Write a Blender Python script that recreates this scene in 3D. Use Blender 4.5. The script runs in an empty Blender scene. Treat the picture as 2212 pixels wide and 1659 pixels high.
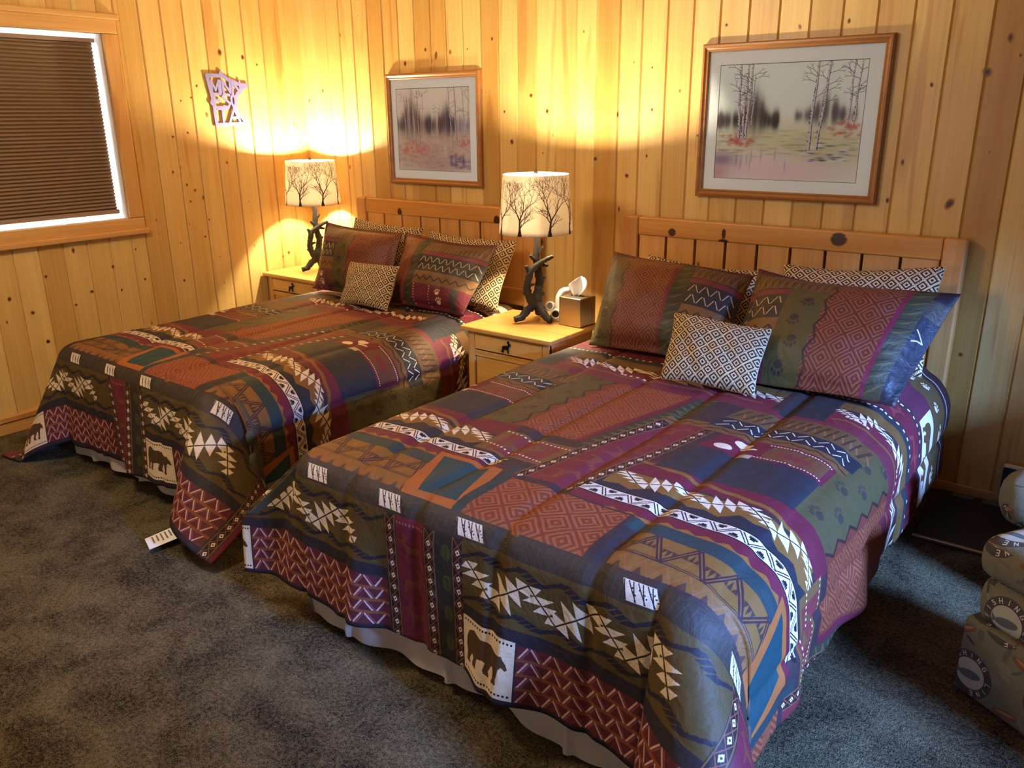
import bpy, bmesh, math, random
import numpy as np
from mathutils import Vector, Matrix, Quaternion

rnd = random.Random(7)
PI = math.pi
C = bpy.context.scene.collection
S = bpy.context.scene

# ------------------------------------------------------------------ colour
def lin(c):
    return tuple(((v/255)/12.92 if v/255 <= .04045 else ((v/255+.055)/1.055)**2.4) for v in c[:3]) + (1.0,)

# ------------------------------------------------------------------ objects
def link(o, parent=None):
    C.objects.link(o)
    if parent is not None:
        o.parent = parent
    return o

def thing(name, label, cat, loc=(0, 0, 0), rotz=0, group=None):
    o = bpy.data.objects.new(name, None)
    o.empty_display_size = .05
    o.location = loc; o.rotation_euler = (0, 0, rotz)
    C.objects.link(o)
    return tag(o, label, cat, group)

def tag(o, label, cat, group=None):
    o['label'] = label; o['category'] = cat
    if group: o['group'] = group
    return o

def struct(o, label=None):
    o['kind'] = 'structure'
    if label: o['label'] = label
    return o

def from_bm(name, bm, mat, parent=None, smooth=False, bevel=0, seg=2, auto=None):
    me = bpy.data.meshes.new(name)
    bm.normal_update()
    bm.to_mesh(me); bm.free()
    for m in (mat if isinstance(mat, (list, tuple)) else [mat]):
        me.materials.append(m)
    if smooth:
        me.polygons.foreach_set('use_smooth', [True]*len(me.polygons))
    o = bpy.data.objects.new(name, me)
    link(o, parent)
    if bevel:
        b = o.modifiers.new('b', 'BEVEL'); b.width = bevel; b.segments = seg; b.limit_method = 'ANGLE'; b.angle_limit = math.radians(40)
        me.polygons.foreach_set('use_smooth', [True]*len(me.polygons))
        w = o.modifiers.new('w', 'WEIGHTED_NORMAL')
    return o

def add_box(bm, x0, x1, y0, y1, z0, z1, mi=0):
    v = [bm.verts.new(p) for p in ((x0,y0,z0),(x1,y0,z0),(x1,y1,z0),(x0,y1,z0),(x0,y0,z1),(x1,y0,z1),(x1,y1,z1),(x0,y1,z1))]
    for f in ((0,3,2,1),(4,5,6,7),(0,1,5,4),(1,2,6,5),(2,3,7,6),(3,0,4,7)):
        bm.faces.new([v[i] for i in f]).material_index = mi

def box(name, x0, x1, y0, y1, z0, z1, mat, parent=None, bevel=.004):
    bm = bmesh.new(); add_box(bm, x0, x1, y0, y1, z0, z1)
    return from_bm(name, bm, mat, parent, bevel=bevel)

def add_lathe(bm, prof, n=32, c=(0, 0, 0)):
    rings = []
    for r, z in prof:
        rings.append([bm.verts.new((c[0]+r*math.cos(2*PI*i/n), c[1]+r*math.sin(2*PI*i/n), c[2]+z)) for i in range(n)])
    for a, b in zip(rings, rings[1:]):
        for i in range(n):
            bm.faces.new((a[i], a[(i+1) % n], b[(i+1) % n], b[i]))
    return rings

def catmull(pts, n=6):
    P = [np.array(p, float) for p in pts]
    P = [2*P[0]-P[1]] + P + [2*P[-1]-P[-2]]
    out = []
    for i in range(1, len(P)-2):
        for k in range(n):
            t = k/n
            out.append(.5*((2*P[i]) + (-P[i-1]+P[i+1])*t + (2*P[i-1]-5*P[i]+4*P[i+1]-P[i+2])*t*t + (-P[i-1]+3*P[i]-3*P[i+1]+P[i+2])*t**3))
    out.append(P[-2])
    return out

def add_tube(bm, pts, rad, n=10, rough=0, rg=None, capr=.6):
    """pts with radius list -> closed tube; rough = bark wobble"""
    P = [Vector(p) for p in pts]
    up = Vector((0, 0, 1)); rings = []
    prev = None
    for i, p in enumerate(P):
        t = (P[min(i+1, len(P)-1)] - P[max(i-1, 0)]).normalized()
        a = prev - t*prev.dot(t) if prev is not None else t.orthogonal()
        a.normalize(); b = t.cross(a); prev = a
        r = rad[i] if isinstance(rad, (list, tuple)) else rad
        ring = []
        for k in range(n):
            rr = r*(1 + (rough*(rg.random()-.5)*2 if rough else 0))
            an = 2*PI*k/n
            ring.append(bm.verts.new(p + (a*math.cos(an)+b*math.sin(an))*rr))
        rings.append(ring)
    for A, B in zip(rings, rings[1:]):
        for k in range(n):
            bm.faces.new((A[k], A[(k+1) % n], B[(k+1) % n], B[k]))
    bm.faces.new(rings[0][::-1]); bm.faces.new(rings[-1])

def branch(bm, ctrl, rg, n=9, rough=.16):
    """ctrl: (x,y,z,r)"""
    q = catmull([c for c in ctrl], 5)
    add_tube(bm, [c[:3] for c in q], [float(max(c[3], .001)) for c in q], n, rough, rg)

# ------------------------------------------------------------------ materials
def nmat(name):
    m = bpy.data.materials.new(name); m.use_nodes = True
    nt = m.node_tree
    return m, nt, nt.nodes['Principled BSDF']

def N(nt, typ, **kw):
    n = nt.nodes.new(typ)
    for k, v in kw.items():
        if k.startswith('i_'):
            n.inputs[k[2:].replace('_', ' ')].default_value = v
        else:
            setattr(n, k, v)
    return n

def L(nt, a, b): nt.links.new(a, b)

def plain(name, col, rough=.5, metal=0, spec=.5, noise=0, nscale=40, sheen=0):
    m, nt, b = nmat(name)
    b.inputs['Base Color'].default_value = lin(col)
    b.inputs['Roughness'].default_value = rough; b.inputs['Metallic'].default_value = metal
    b.inputs['Specular IOR Level'].default_value = spec
    if sheen: b.inputs['Sheen Weight'].default_value = sheen
    if noise:
        tc = N(nt, 'ShaderNodeTexCoord'); no = N(nt, 'ShaderNodeTexNoise', i_Scale=nscale, i_Detail=4.0)
        L(nt, tc.outputs['Object'], no.inputs['Vector'])
        mx = N(nt, 'ShaderNodeMix', data_type='RGBA')
        mx.inputs[6].default_value = lin([v*(1-noise) for v in col]); mx.inputs[7].default_value = lin([min(255, v*(1+noise*.6)) for v in col])
        L(nt, no.outputs['Fac'], mx.inputs[0]); L(nt, mx.outputs[2], b.inputs['Base Color'])
        bp = N(nt, 'ShaderNodeBump', i_Strength=.25, i_Distance=.004)
        L(nt, no.outputs['Fac'], bp.inputs['Height']); L(nt, bp.outputs[0], b.inputs['Normal'])
    return m

def wood(name, light, dark, streak, axis='Z', boards=False, rough=.38, knot=(70, 35, 15), kdens=.0, coat=.15, spots=()):
    """pine: grain stretched along axis, per-board tint when boards"""
    m, nt, b = nmat(name)
    tc = N(nt, 'ShaderNodeTexCoord')
    at = N(nt, 'ShaderNodeAttribute', attribute_name='bid')
    vo = N(nt, 'ShaderNodeVectorMath', operation='ADD')
    L(nt, tc.outputs['Object'], vo.inputs[0])
    sc = N(nt, 'ShaderNodeVectorMath', operation='MULTIPLY')
    sc.inputs[1].default_value = (3.1, 5.7, 17.3)
    cb = N(nt, 'ShaderNodeCombineXYZ')
    for k in 'XYZ': L(nt, at.outputs['Fac'], cb.inputs[k])
    L(nt, cb.outputs[0], sc.inputs[0]); L(nt, sc.outputs[0], vo.inputs[1])
    def stretch(across, along):
        mp = N(nt, 'ShaderNodeMapping')
        mp.inputs['Scale'].default_value = tuple(along if a == axis else across for a in 'XYZ')
        L(nt, vo.outputs[0], mp.inputs['Vector']); return mp.outputs[0]
    n1 = N(nt, 'ShaderNodeTexNoise', i_Scale=1.0, i_Detail=5.0, i_Roughness=.6, i_Distortion=.6)
    L(nt, stretch(13, .6), n1.inputs['Vector'])
    n2 = N(nt, 'ShaderNodeTexNoise', i_Scale=1.0, i_Detail=3.0, i_Roughness=.5)
    L(nt, stretch(95, 2.2), n2.inputs['Vector'])
    n3 = N(nt, 'ShaderNodeTexNoise', i_Scale=1.0, i_Detail=2.0, i_Distortion=1.2)
    L(nt, stretch(7.5, .55), n3.inputs['Vector'])
    r1 = N(nt, 'ShaderNodeValToRGB')
    r1.color_ramp.elements[0].position = .3; r1.color_ramp.elements[0].color = lin(light)
    r1.color_ramp.elements[1].position = .74; r1.color_ramp.elements[1].color = lin(dark)
    L(nt, n1.outputs['Fac'], r1.inputs[0])
    r3 = N(nt, 'ShaderNodeValToRGB')
    r3.color_ramp.elements[0].position = .60; r3.color_ramp.elements[0].color = (0, 0, 0, 1)
    r3.color_ramp.elements[1].position = .66; r3.color_ramp.elements[1].color = (.5, .5, .5, 1)
    L(nt, n3.outputs['Fac'], r3.inputs[0])
    mx = N(nt, 'ShaderNodeMix', data_type='RGBA')
    mx.inputs[7].default_value = lin(streak)
    L(nt, r3.outputs[0], mx.inputs[0]); L(nt, r1.outputs[0], mx.inputs[6])
    hs = N(nt, 'ShaderNodeHueSaturation')
    L(nt, mx.outputs[2], hs.inputs['Color'])
    if boards:
        tn = N(nt, 'ShaderNodeAttribute', attribute_name='tint')
        for o, lo, hi in (('Hue', .503, .484), ('Saturation', .95, 1.12), ('Value', 1.04, .62)):
            mr = N(nt, 'ShaderNodeMapRange'); mr.inputs['To Min'].default_value = lo; mr.inputs['To Max'].default_value = hi
            L(nt, tn.outputs['Fac'], mr.inputs['Value']); L(nt, mr.outputs[0], hs.inputs[o])
    fin = N(nt, 'ShaderNodeMix', data_type='RGBA', blend_type='MULTIPLY'); fin.inputs[0].default_value = .2
    L(nt, hs.outputs[0], fin.inputs[6])
    r2 = N(nt, 'ShaderNodeValToRGB')
    r2.color_ramp.elements[0].color = (.55, .42, .3, 1); r2.color_ramp.elements[0].position = .3
    r2.color_ramp.elements[1].color = (1, 1, 1, 1); r2.color_ramp.elements[1].position = .55
    L(nt, n2.outputs['Fac'], r2.inputs[0]); L(nt, r2.outputs[0], fin.inputs[7])
    last = fin.outputs[2]
    if kdens:
        vp = N(nt, 'ShaderNodeMapping'); vp.inputs['Scale'].default_value = tuple(5 if a == axis else 9 for a in 'XYZ')
        L(nt, vo.outputs[0], vp.inputs['Vector'])
        v = N(nt, 'ShaderNodeTexVoronoi', i_Scale=1.0, i_Randomness=1.0)
        L(nt, vp.outputs[0], v.inputs['Vector'])
        rk = N(nt, 'ShaderNodeValToRGB')
        rk.color_ramp.elements[0].position = .035; rk.color_ramp.elements[0].color = (1, 1, 1, 1)
        rk.color_ramp.elements[1].position = .10; rk.color_ramp.elements[1].color = (0, 0, 0, 1)
        L(nt, v.outputs['Distance'], rk.inputs[0])
        sk = N(nt, 'ShaderNodeSeparateColor'); L(nt, v.outputs['Color'], sk.inputs[0])
        lt = N(nt, 'ShaderNodeMath', operation='LESS_THAN'); lt.inputs[1].default_value = kdens
        L(nt, sk.outputs[0], lt.inputs[0])
        mu = N(nt, 'ShaderNodeMath', operation='MULTIPLY'); L(nt, rk.outputs[0], mu.inputs[0]); L(nt, lt.outputs[0], mu.inputs[1])
        mk = N(nt, 'ShaderNodeMix', data_type='RGBA'); mk.inputs[7].default_value = lin(knot)
        L(nt, mu.outputs[0], mk.inputs[0]); L(nt, last, mk.inputs[6]); last = mk.outputs[2]
    for (sx_, sy_, sz_, ra, rb_) in spots:   # knots at known places (object coordinates)
        mp = N(nt, 'ShaderNodeMapping', vector_type='POINT')
        mp.inputs['Scale'].default_value = (1/ra, .01, 1/rb_); mp.inputs['Location'].default_value = (-sx_/ra, 0, -sz_/rb_)
        L(nt, tc.outputs['Object'], mp.inputs['Vector'])
        ln = N(nt, 'ShaderNodeVectorMath', operation='LENGTH'); L(nt, mp.outputs[0], ln.inputs[0])
        rk = N(nt, 'ShaderNodeValToRGB'); rk.color_ramp.elements[0].position = .78; rk.color_ramp.elements[0].color = (1, 1, 1, 1)
        rk.color_ramp.elements[1].position = 1.0; rk.color_ramp.elements[1].color = (0, 0, 0, 1)
        ns = N(nt, 'ShaderNodeMath', operation='MULTIPLY_ADD'); ns.inputs[1].default_value = .5; L(nt, n2.outputs['Fac'], ns.inputs[0])
        sb = N(nt, 'ShaderNodeMath', operation='SUBTRACT'); sb.inputs[1].default_value = .25; L(nt, ln.outputs['Value'], sb.inputs[0]); L(nt, sb.outputs[0], ns.inputs[2])
        L(nt, ns.outputs[0], rk.inputs[0])
        mk = N(nt, 'ShaderNodeMix', data_type='RGBA'); mk.inputs[7].default_value = lin(knot)
        L(nt, rk.outputs[0], mk.inputs[0]); L(nt, last, mk.inputs[6]); last = mk.outputs[2]
    L(nt, last, b.inputs['Base Color'])
    b.inputs['Roughness'].default_value = rough
    b.inputs['Coat Weight'].default_value = coat; b.inputs['Coat Roughness'].default_value = .28
    bp = N(nt, 'ShaderNodeBump', i_Strength=.08, i_Distance=.002)
    L(nt, n2.outputs['Fac'], bp.inputs['Height']); L(nt, bp.outputs[0], b.inputs['Normal'])
    return m

def knot_mat(nm='knot', c0=(52, 28, 14), c1=(92, 46, 18), c2=(158, 102, 48)):
    m, nt, b = nmat(nm)
    uv = N(nt, 'ShaderNodeUVMap', uv_map='UVMap')
    ln = N(nt, 'ShaderNodeVectorMath', operation='LENGTH')
    no = N(nt, 'ShaderNodeTexNoise', i_Scale=2.5, i_Detail=3.0)
    tc = N(nt, 'ShaderNodeTexCoord'); 
    mp = N(nt, 'ShaderNodeMapping'); mp.inputs['Scale'].default_value = (20, 20, 20)
    L(nt, tc.outputs['Object'], mp.inputs['Vector']); L(nt, mp.outputs[0], no.inputs['Vector'])
    L(nt, uv.outputs[0], ln.inputs[0])
    ad = N(nt, 'ShaderNodeMath', operation='MULTIPLY_ADD'); ad.inputs[1].default_value = .5; 
    L(nt, no.outputs['Fac'], ad.inputs[0]); 
    sb = N(nt, 'ShaderNodeMath', operation='SUBTRACT'); sb.inputs[1].default_value = .25
    L(nt, ln.outputs['Value'], sb.inputs[0]); L(nt, sb.outputs[0], ad.inputs[2])
    cr = N(nt, 'ShaderNodeValToRGB'); e = cr.color_ramp.elements
    e[0].position = .08; e[0].color = lin(c0); e[1].position = .48; e[1].color = lin(c2)
    q = e.new(.26); q.color = lin(c1)
    L(nt, ad.outputs[0], cr.inputs[0]); L(nt, cr.outputs[0], b.inputs['Base Color'])
    al = N(nt, 'ShaderNodeValToRGB'); e = al.color_ramp.elements
    e[0].position = .38; e[0].color = (1, 1, 1, 1); e[1].position = .72; e[1].color = (0, 0, 0, 1)
    q = e.new(.5); q.color = (.35, .35, .35, 1)
    L(nt, ad.outputs[0], al.inputs[0]); L(nt, al.outputs[0], b.inputs['Alpha'])
    b.inputs['Roughness'].default_value = .4
    return m

def img_mat(name, img, rough=.7, spec=.3, bump=.12, bscale=900, sheen=.0):
    m, nt, b = nmat(name)
    t = N(nt, 'ShaderNodeTexImage'); t.image = img; t.extension = 'REPEAT'; t.interpolation = 'Cubic' if False else 'Linear'
    uv = N(nt, 'ShaderNodeUVMap', uv_map='UVMap'); L(nt, uv.outputs[0], t.inputs['Vector'])
    L(nt, t.outputs['Color'], b.inputs['Base Color'])
    b.inputs['Roughness'].default_value = rough; b.inputs['Specular IOR Level'].default_value = spec
    if sheen: b.inputs['Sheen Weight'].default_value = sheen; b.inputs['Sheen Roughness'].default_value = .4
    if bump:
        tc = N(nt, 'ShaderNodeTexCoord'); no = N(nt, 'ShaderNodeTexNoise', i_Scale=11.0, i_Detail=5.0, i_Roughness=.55, i_Distortion=1.2)
        L(nt, tc.outputs['Object'], no.inputs['Vector'])
        bp = N(nt, 'ShaderNodeBump', i_Strength=bump, i_Distance=.035)
        L(nt, no.outputs['Fac'], bp.inputs['Height']); L(nt, bp.outputs[0], b.inputs['Normal'])
    return m

# ------------------------------------------------------------------ painter
class Canvas:
    def __init__(s, x0, y0, x1, y1, res, bg=(60, 44, 46)):
        s.x0, s.y0, s.res = x0, y0, res
        s.W, s.H = int(round((x1-x0)/res)), int(round((y1-y0)/res))
        s.x1, s.y1 = x1, y1
        s.a = np.empty((s.H, s.W, 3), np.float32); s.a[:] = np.array(bg, np.float32)/255
    def mask(s, pts):
        P = (np.array(pts, float)-(s.x0, s.y0))/s.res
        xa, ya = np.floor(P.min(0)).astype(int); xb, yb = np.ceil(P.max(0)).astype(int)+1
        xa, ya, xb, yb = max(xa, 0), max(ya, 0), min(xb, s.W), min(yb, s.H)
        if xa >= xb or ya >= yb: return None
        X = np.arange(xa, xb)+.5; Y = np.arange(ya, yb)+.5
        ins = np.zeros((len(Y), len(X)), bool)
        for i in range(len(P)):
            (ax, ay), (bx, by) = P[i-1], P[i]
            if ay == by: continue
            cnd = (ay <= Y) != (by <= Y)
            xi = ax+(Y-ay)/(by-ay)*(bx-ax)
            ins ^= cnd[:, None] & (X[None] < xi[:, None])
        return ins, slice(ya, yb), slice(xa, xb), X, Y
    def poly(s, pts, col):
        m = s.mask(pts)
        if m is None: return
        ins, sy, sx, X, Y = m
        s.a[sy, sx][ins] = np.array(col[:3], np.float32)/255
    def fn(s, pts, f):
        m = s.mask(pts)
        if m is None: return
        ins, sy, sx, X, Y = m
        gx, gy = np.meshgrid(X*s.res+s.x0, Y*s.res+s.y0)
        k, col = f(gx, gy)
        k = k & ins
        s.a[sy, sx][k] = np.array(col[:3], np.float32)/255
    def line(s, pts, w, col):
        for (ax, ay), (bx, by) in zip(pts, pts[1:]):
            dx, dy = bx-ax, by-ay; l = math.hypot(dx, dy) or 1
            nx, ny = -dy/l*w/2, dx/l*w/2; ex, ey = dx/l*w*.25, dy/l*w*.25
            s.poly([(ax+nx-ex, ay+ny-ey), (bx+nx+ex, by+ny+ey), (bx-nx+ex, by-ny+ey), (ax-nx-ex, ay-ny-ey)], col)
    def ell(s, x, y, rx, ry, col, rot=0, n=18):
        c, d = math.cos(rot), math.sin(rot)
        s.poly([(x+rx*math.cos(t)*c-ry*math.sin(t)*d, y+rx*math.cos(t)*d+ry*math.sin(t)*c) for t in [2*PI*i/n for i in range(n)]], col)
    def image(s, name):
        im = bpy.data.images.new(name, s.W, s.H, alpha=False)
        px = np.ones((s.H, s.W, 4), np.float32); px[..., :3] = np.clip(s.a, 0, 1)
        im.pixels.foreach_set(px.ravel()); im.update(); im.pack()
        return im
    def mul_noise(s, amp, seed=3):
        r = np.random.default_rng(seed)
        s.a *= 1+amp*(r.random((s.H, s.W, 1), dtype=np.float32)-.5)

NAVY, BURG, RUST, RUSTL = (38, 40, 52), (108, 30, 50), (122, 56, 38), (154, 86, 54)
OLIVE, GOLD, PLUM, TEAL = (90, 76, 32), (132, 92, 42), (58, 38, 46), (26, 66, 74)
CREAM, ORNG, DGRN, BLK = (238, 224, 196), (168, 96, 44), (70, 72, 50), (24, 20, 24)

ELK = [(0,.0),(.04,.28),(.10,.42),(.08,.58),(.2,.62),(.5,.60),(.66,.68),(.74,.82),(.66,.92),(.6,1.08),(.66,1.1),(.7,.98),(.74,1.12),(.8,1.1),(.79,.92),(.88,.9),(1.0,.78),(.98,.72),(.86,.74),(.8,.58),(.72,.40),(.74,.2),(.78,0),(.7,0),(.66,.2),(.6,.34),(.36,.34),(.2,.36),(.16,.2),(.12,0)]
BEAR = [(0,.42),(.03,.22),(0,.04),(.02,.0),(.12,.0),(.13,.05),(.10,.1),(.16,.24),(.2,.3),(.24,.22),(.2,.08),(.22,.03),(.33,.03),(.32,.1),(.36,.3),(.5,.34),(.56,.3),(.52,.14),(.54,.06),(.66,.02),(.67,.07),(.63,.14),(.7,.3),(.74,.36),(.78,.28),(.78,.12),(.74,.02),(.86,.0),(.85,.12),(.88,.36),(.93,.44),(1.0,.38),(1.04,.42),(1.0,.54),(.94,.62),(.92,.68),(.86,.66),(.7,.72),(.55,.78),(.4,.78),(.22,.86),(.08,.78),(.02,.62)]

def shape(cv, pts, x, y, w, h, col, W=lambda a, b: (a, b), flip=False, vert=False):
    q = []
    for a, b in pts:
        if flip: a = 1-a
        q.append(W(x+b*w, y+a*h) if vert else W(x+a*w, y+b*h))
    cv.poly(q, col)

def quad(cv, p0, q0, p1, q1, col, W):
    n = 6
    pts = [(p0+(p1-p0)*i/n, q0) for i in range(n+1)] + [(p1, q0+(q1-q0)*i/n) for i in range(1, n+1)] + [(p1+(p0-p1)*i/n, q1) for i in range(1, n+1)] + [(p0, q1+(q0-q1)*i/n) for i in range(1, n)]
    cv.poly([W(*a) for a in pts], col)

def stars(cv, pts, W, size=.034, n=3, col=CREAM):
    """zigzag line with broad barbs: sideways on falling runs, up and down on rising runs"""
    for (ax, ay), (bx, by) in zip(pts, pts[1:]):
        fall = by < ay
        for k in range(n):
            for sg in (-1, 1):
                t0, t1 = k/n, (k+1)/n
                x0, y0, x1, y1 = ax+(bx-ax)*t0, ay+(by-ay)*t0, ax+(bx-ax)*t1, ay+(by-ay)*t1
                f = (1.0, 1.45, 1.15, .8)[k % 4]
                if fall: tip = ((x1 if sg < 0 else x0)+sg*size*f, (y1 if sg < 0 else y0)+sg*.002)
                else: tip = ((x0 if sg > 0 else x1)-sg*.012*f, (y0 if sg > 0 else y1)+sg*size*f)
                cv.poly([W(x0, y0), W(x1, y1), W(*tip)], col)
    cv.line([W(*p) for p in pts], .0042, (52, 40, 26))

def chain(p0, p1, q, amp, per=.205, fall=.4):
    out = []; x = p0
    while x < p1:
        out += [(x, q+amp), (min(x+per*fall, p1), q-amp)]; x += per
    return out

def zz(x0, x1, y, amp, step):
    n = max(2, int(round((x1-x0)/step))); return [(x0+(x1-x0)*i/n, y+(amp if i % 2 else -amp)) for i in range(n+1)]

def diamonds(cv, p0, q0, p1, q1, W, n, w, vertical=True):
    """narrow dark strip with crossing lines and little pale squares"""
    quad(cv, p0-w/2, q0, p1+w/2, q1, (46, 26, 30), W) if vertical else None
    pc = (p0+p1)/2
    for i in range(n):
        a, b = q0+(q1-q0)*i/n, q0+(q1-q0)*(i+1)/n
        m = (a+b)/2; h = (b-a)*.5
        cv.line([W(pc-w*.45, a), W(pc+w*.45, b)], .003, (140, 84, 60)); cv.line([W(pc+w*.45, a), W(pc-w*.45, b)], .003, (140, 84, 60))
    for i in range(n):
        m = q0+(q1-q0)*(i+.5)/n; e = min(w*.30, .011)
        mm = q0+(q1-q0)*i/n
        cv.poly([W(pc-e, mm), W(pc, mm+e*1.15), W(pc+e, mm), W(pc, mm-e*1.15)], (40, 20, 24))
        cv.poly([W(pc-e*.8, mm+e*.2), W(pc+e*.2, mm+e), W(pc+e*.8, mm-e*.2), W(pc-e*.2, mm-e)], CREAM)
        cv.poly([W(pc-e*.3, mm), W(pc, mm+e*.3), W(pc+e*.3, mm), W(pc, mm-e*.3)], (40, 20, 24))
    for sx in (-1, 1):
        cv.line([W(pc+sx*w*.5, q0), W(pc+sx*w*.5, q1)], .004, (128, 92, 60))

def lattice(cell, lw):
    def f(x, y):
        u = (x+y)/cell; v = (x-y)/cell
        a = np.abs(u-np.round(u)); b = np.abs(v-np.round(v)); d = np.maximum(a, b)
        k = (np.abs(d-.40) < lw) | (np.abs(d-.22) < lw) | (d < .06)
        return k, RUSTL
    return f

def tooth(cv, p0, q0, p1, q1, W):
    quad(cv, p0, q0, p1, q1, (236, 224, 204), W)
    h = q1-q0
    n = max(1, int(round((p1-p0)/.083))); s = (p1-p0)/n
    for i in range(n):
        a = p0+s*i
        for d in (-.004, .006):
            cv.line([W(a+d, q0), W(a+s*.5+d, q1)], .0032, BLK); cv.line([W(a+s+d, q0), W(a+s*.5+d+.003, q1)], .0032, BLK)
        for (cx, base, sg) in ((a+s*.5, q0, 1), (a, q1, -1), (a+s, q1, -1)):
            for j in range(3):
                w = s*(.20-.06*j); cv.poly([W(cx-w, base+sg*h*.15*j), W(cx+w, base+sg*h*.15*j), W(cx+w, base+sg*h*.15*(j+1)), W(cx-w, base+sg*h*.15*(j+1))], BLK) if j > 0 else cv.poly([W(cx-w, base), W(cx+w, base), W(cx+w*.7, base+sg*h*.12), W(cx-w*.7, base+sg*h*.12)], BLK)
    for q in (q0, q1):
        cv.line([W(p0+(p1-p0)*i/8, q) for i in range(9)], .006, (236, 224, 204)); cv.line([W(p0+(p1-p0)*i/8, q+(.003 if q == q1 else -.003)) for i in range(9)], .004, BLK)

def goldband(cv, p0, q0, p1, q1, W, bg=GOLD):
    quad(cv, p0, q0, p1, q1, bg, W)
    h = q1-q0; n = max(1, int(round((p1-p0)/.10))); s = (p1-p0)/n
    ql = q0+h*.32
    for i in range(n):
        a = p0+s*i
        for d in (-.005, .005):
            cv.line([W(a+d, ql), W(a+s*.5+d, q1)], .0055, (62, 38, 48)); cv.line([W(a+s+d, ql), W(a+s*.5+d, q1)], .0055, (62, 38, 48))
        for cx, base, sg in ((a+s*.5, ql, 1), (a, q1, -1)):
            for j in (-1, 0, 1):
                cv.poly([W(cx+j*s*.12-s*.06, base+sg*h*.30), W(cx+j*s*.12+s*.06, base+sg*h*.30), W(cx+j*s*.12, base+sg*h*(.44 if j else .52))], (70, 48, 40))
        for k in range(2):
            b = a+s*.5*k
            cv.line([W(b, q0), W(b+s*.25, ql-.006), W(b+s*.5, q0)], .004, (150, 92, 58))
            cv.poly([W(b+s*.15, q0), W(b+s*.35, q0), W(b+s*.25, q0+h*.14)], (84, 52, 44))
    for q in (ql, ql+.008):
        cv.line([W(p0, q), W(p1, q)], .003, (70, 44, 46))

def vav(cv, p0, p1, q, amp, W, col=CREAM, w=.0045, step=.04):
    n = int((p1-p0)/step)
    for i in range(n):
        a = p0+i*step; up = i % 2 == 0
        cv.line([W(a, q-amp if up else q+amp), W(a+step*.72, q+amp if up else q-amp)], w, col)

def paw(cv, x, y, r, col, W, rot=0):
    def T(a, b): c, s = math.cos(rot), math.sin(rot); return W(x+a*c-b*s, y+a*s+b*c)
    def e(a, b, rx, ry): cv.poly([T(a+rx*math.cos(t), b+ry*math.sin(t)) for t in [2*PI*i/14 for i in range(14)]], col)
    e(0, 0, r, r*.72)
    for a, b in ((-1.1, .9), (-.42, 1.35), (.42, 1.35), (1.1, .9)): e(a*r, b*r, r*.3, r*.36)

def dots(cv, pts, n, r, col, W):
    for (a, b), (c, d) in zip(pts, pts[1:]):
        for i in range(n):
            t = (i+.5)/n; x, y = W(a+(c-a)*t, b+(d-b)*t); cv.poly([(x-r, y-r), (x+r, y-r), (x+r, y+r), (x-r, y+r)], col)

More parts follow.
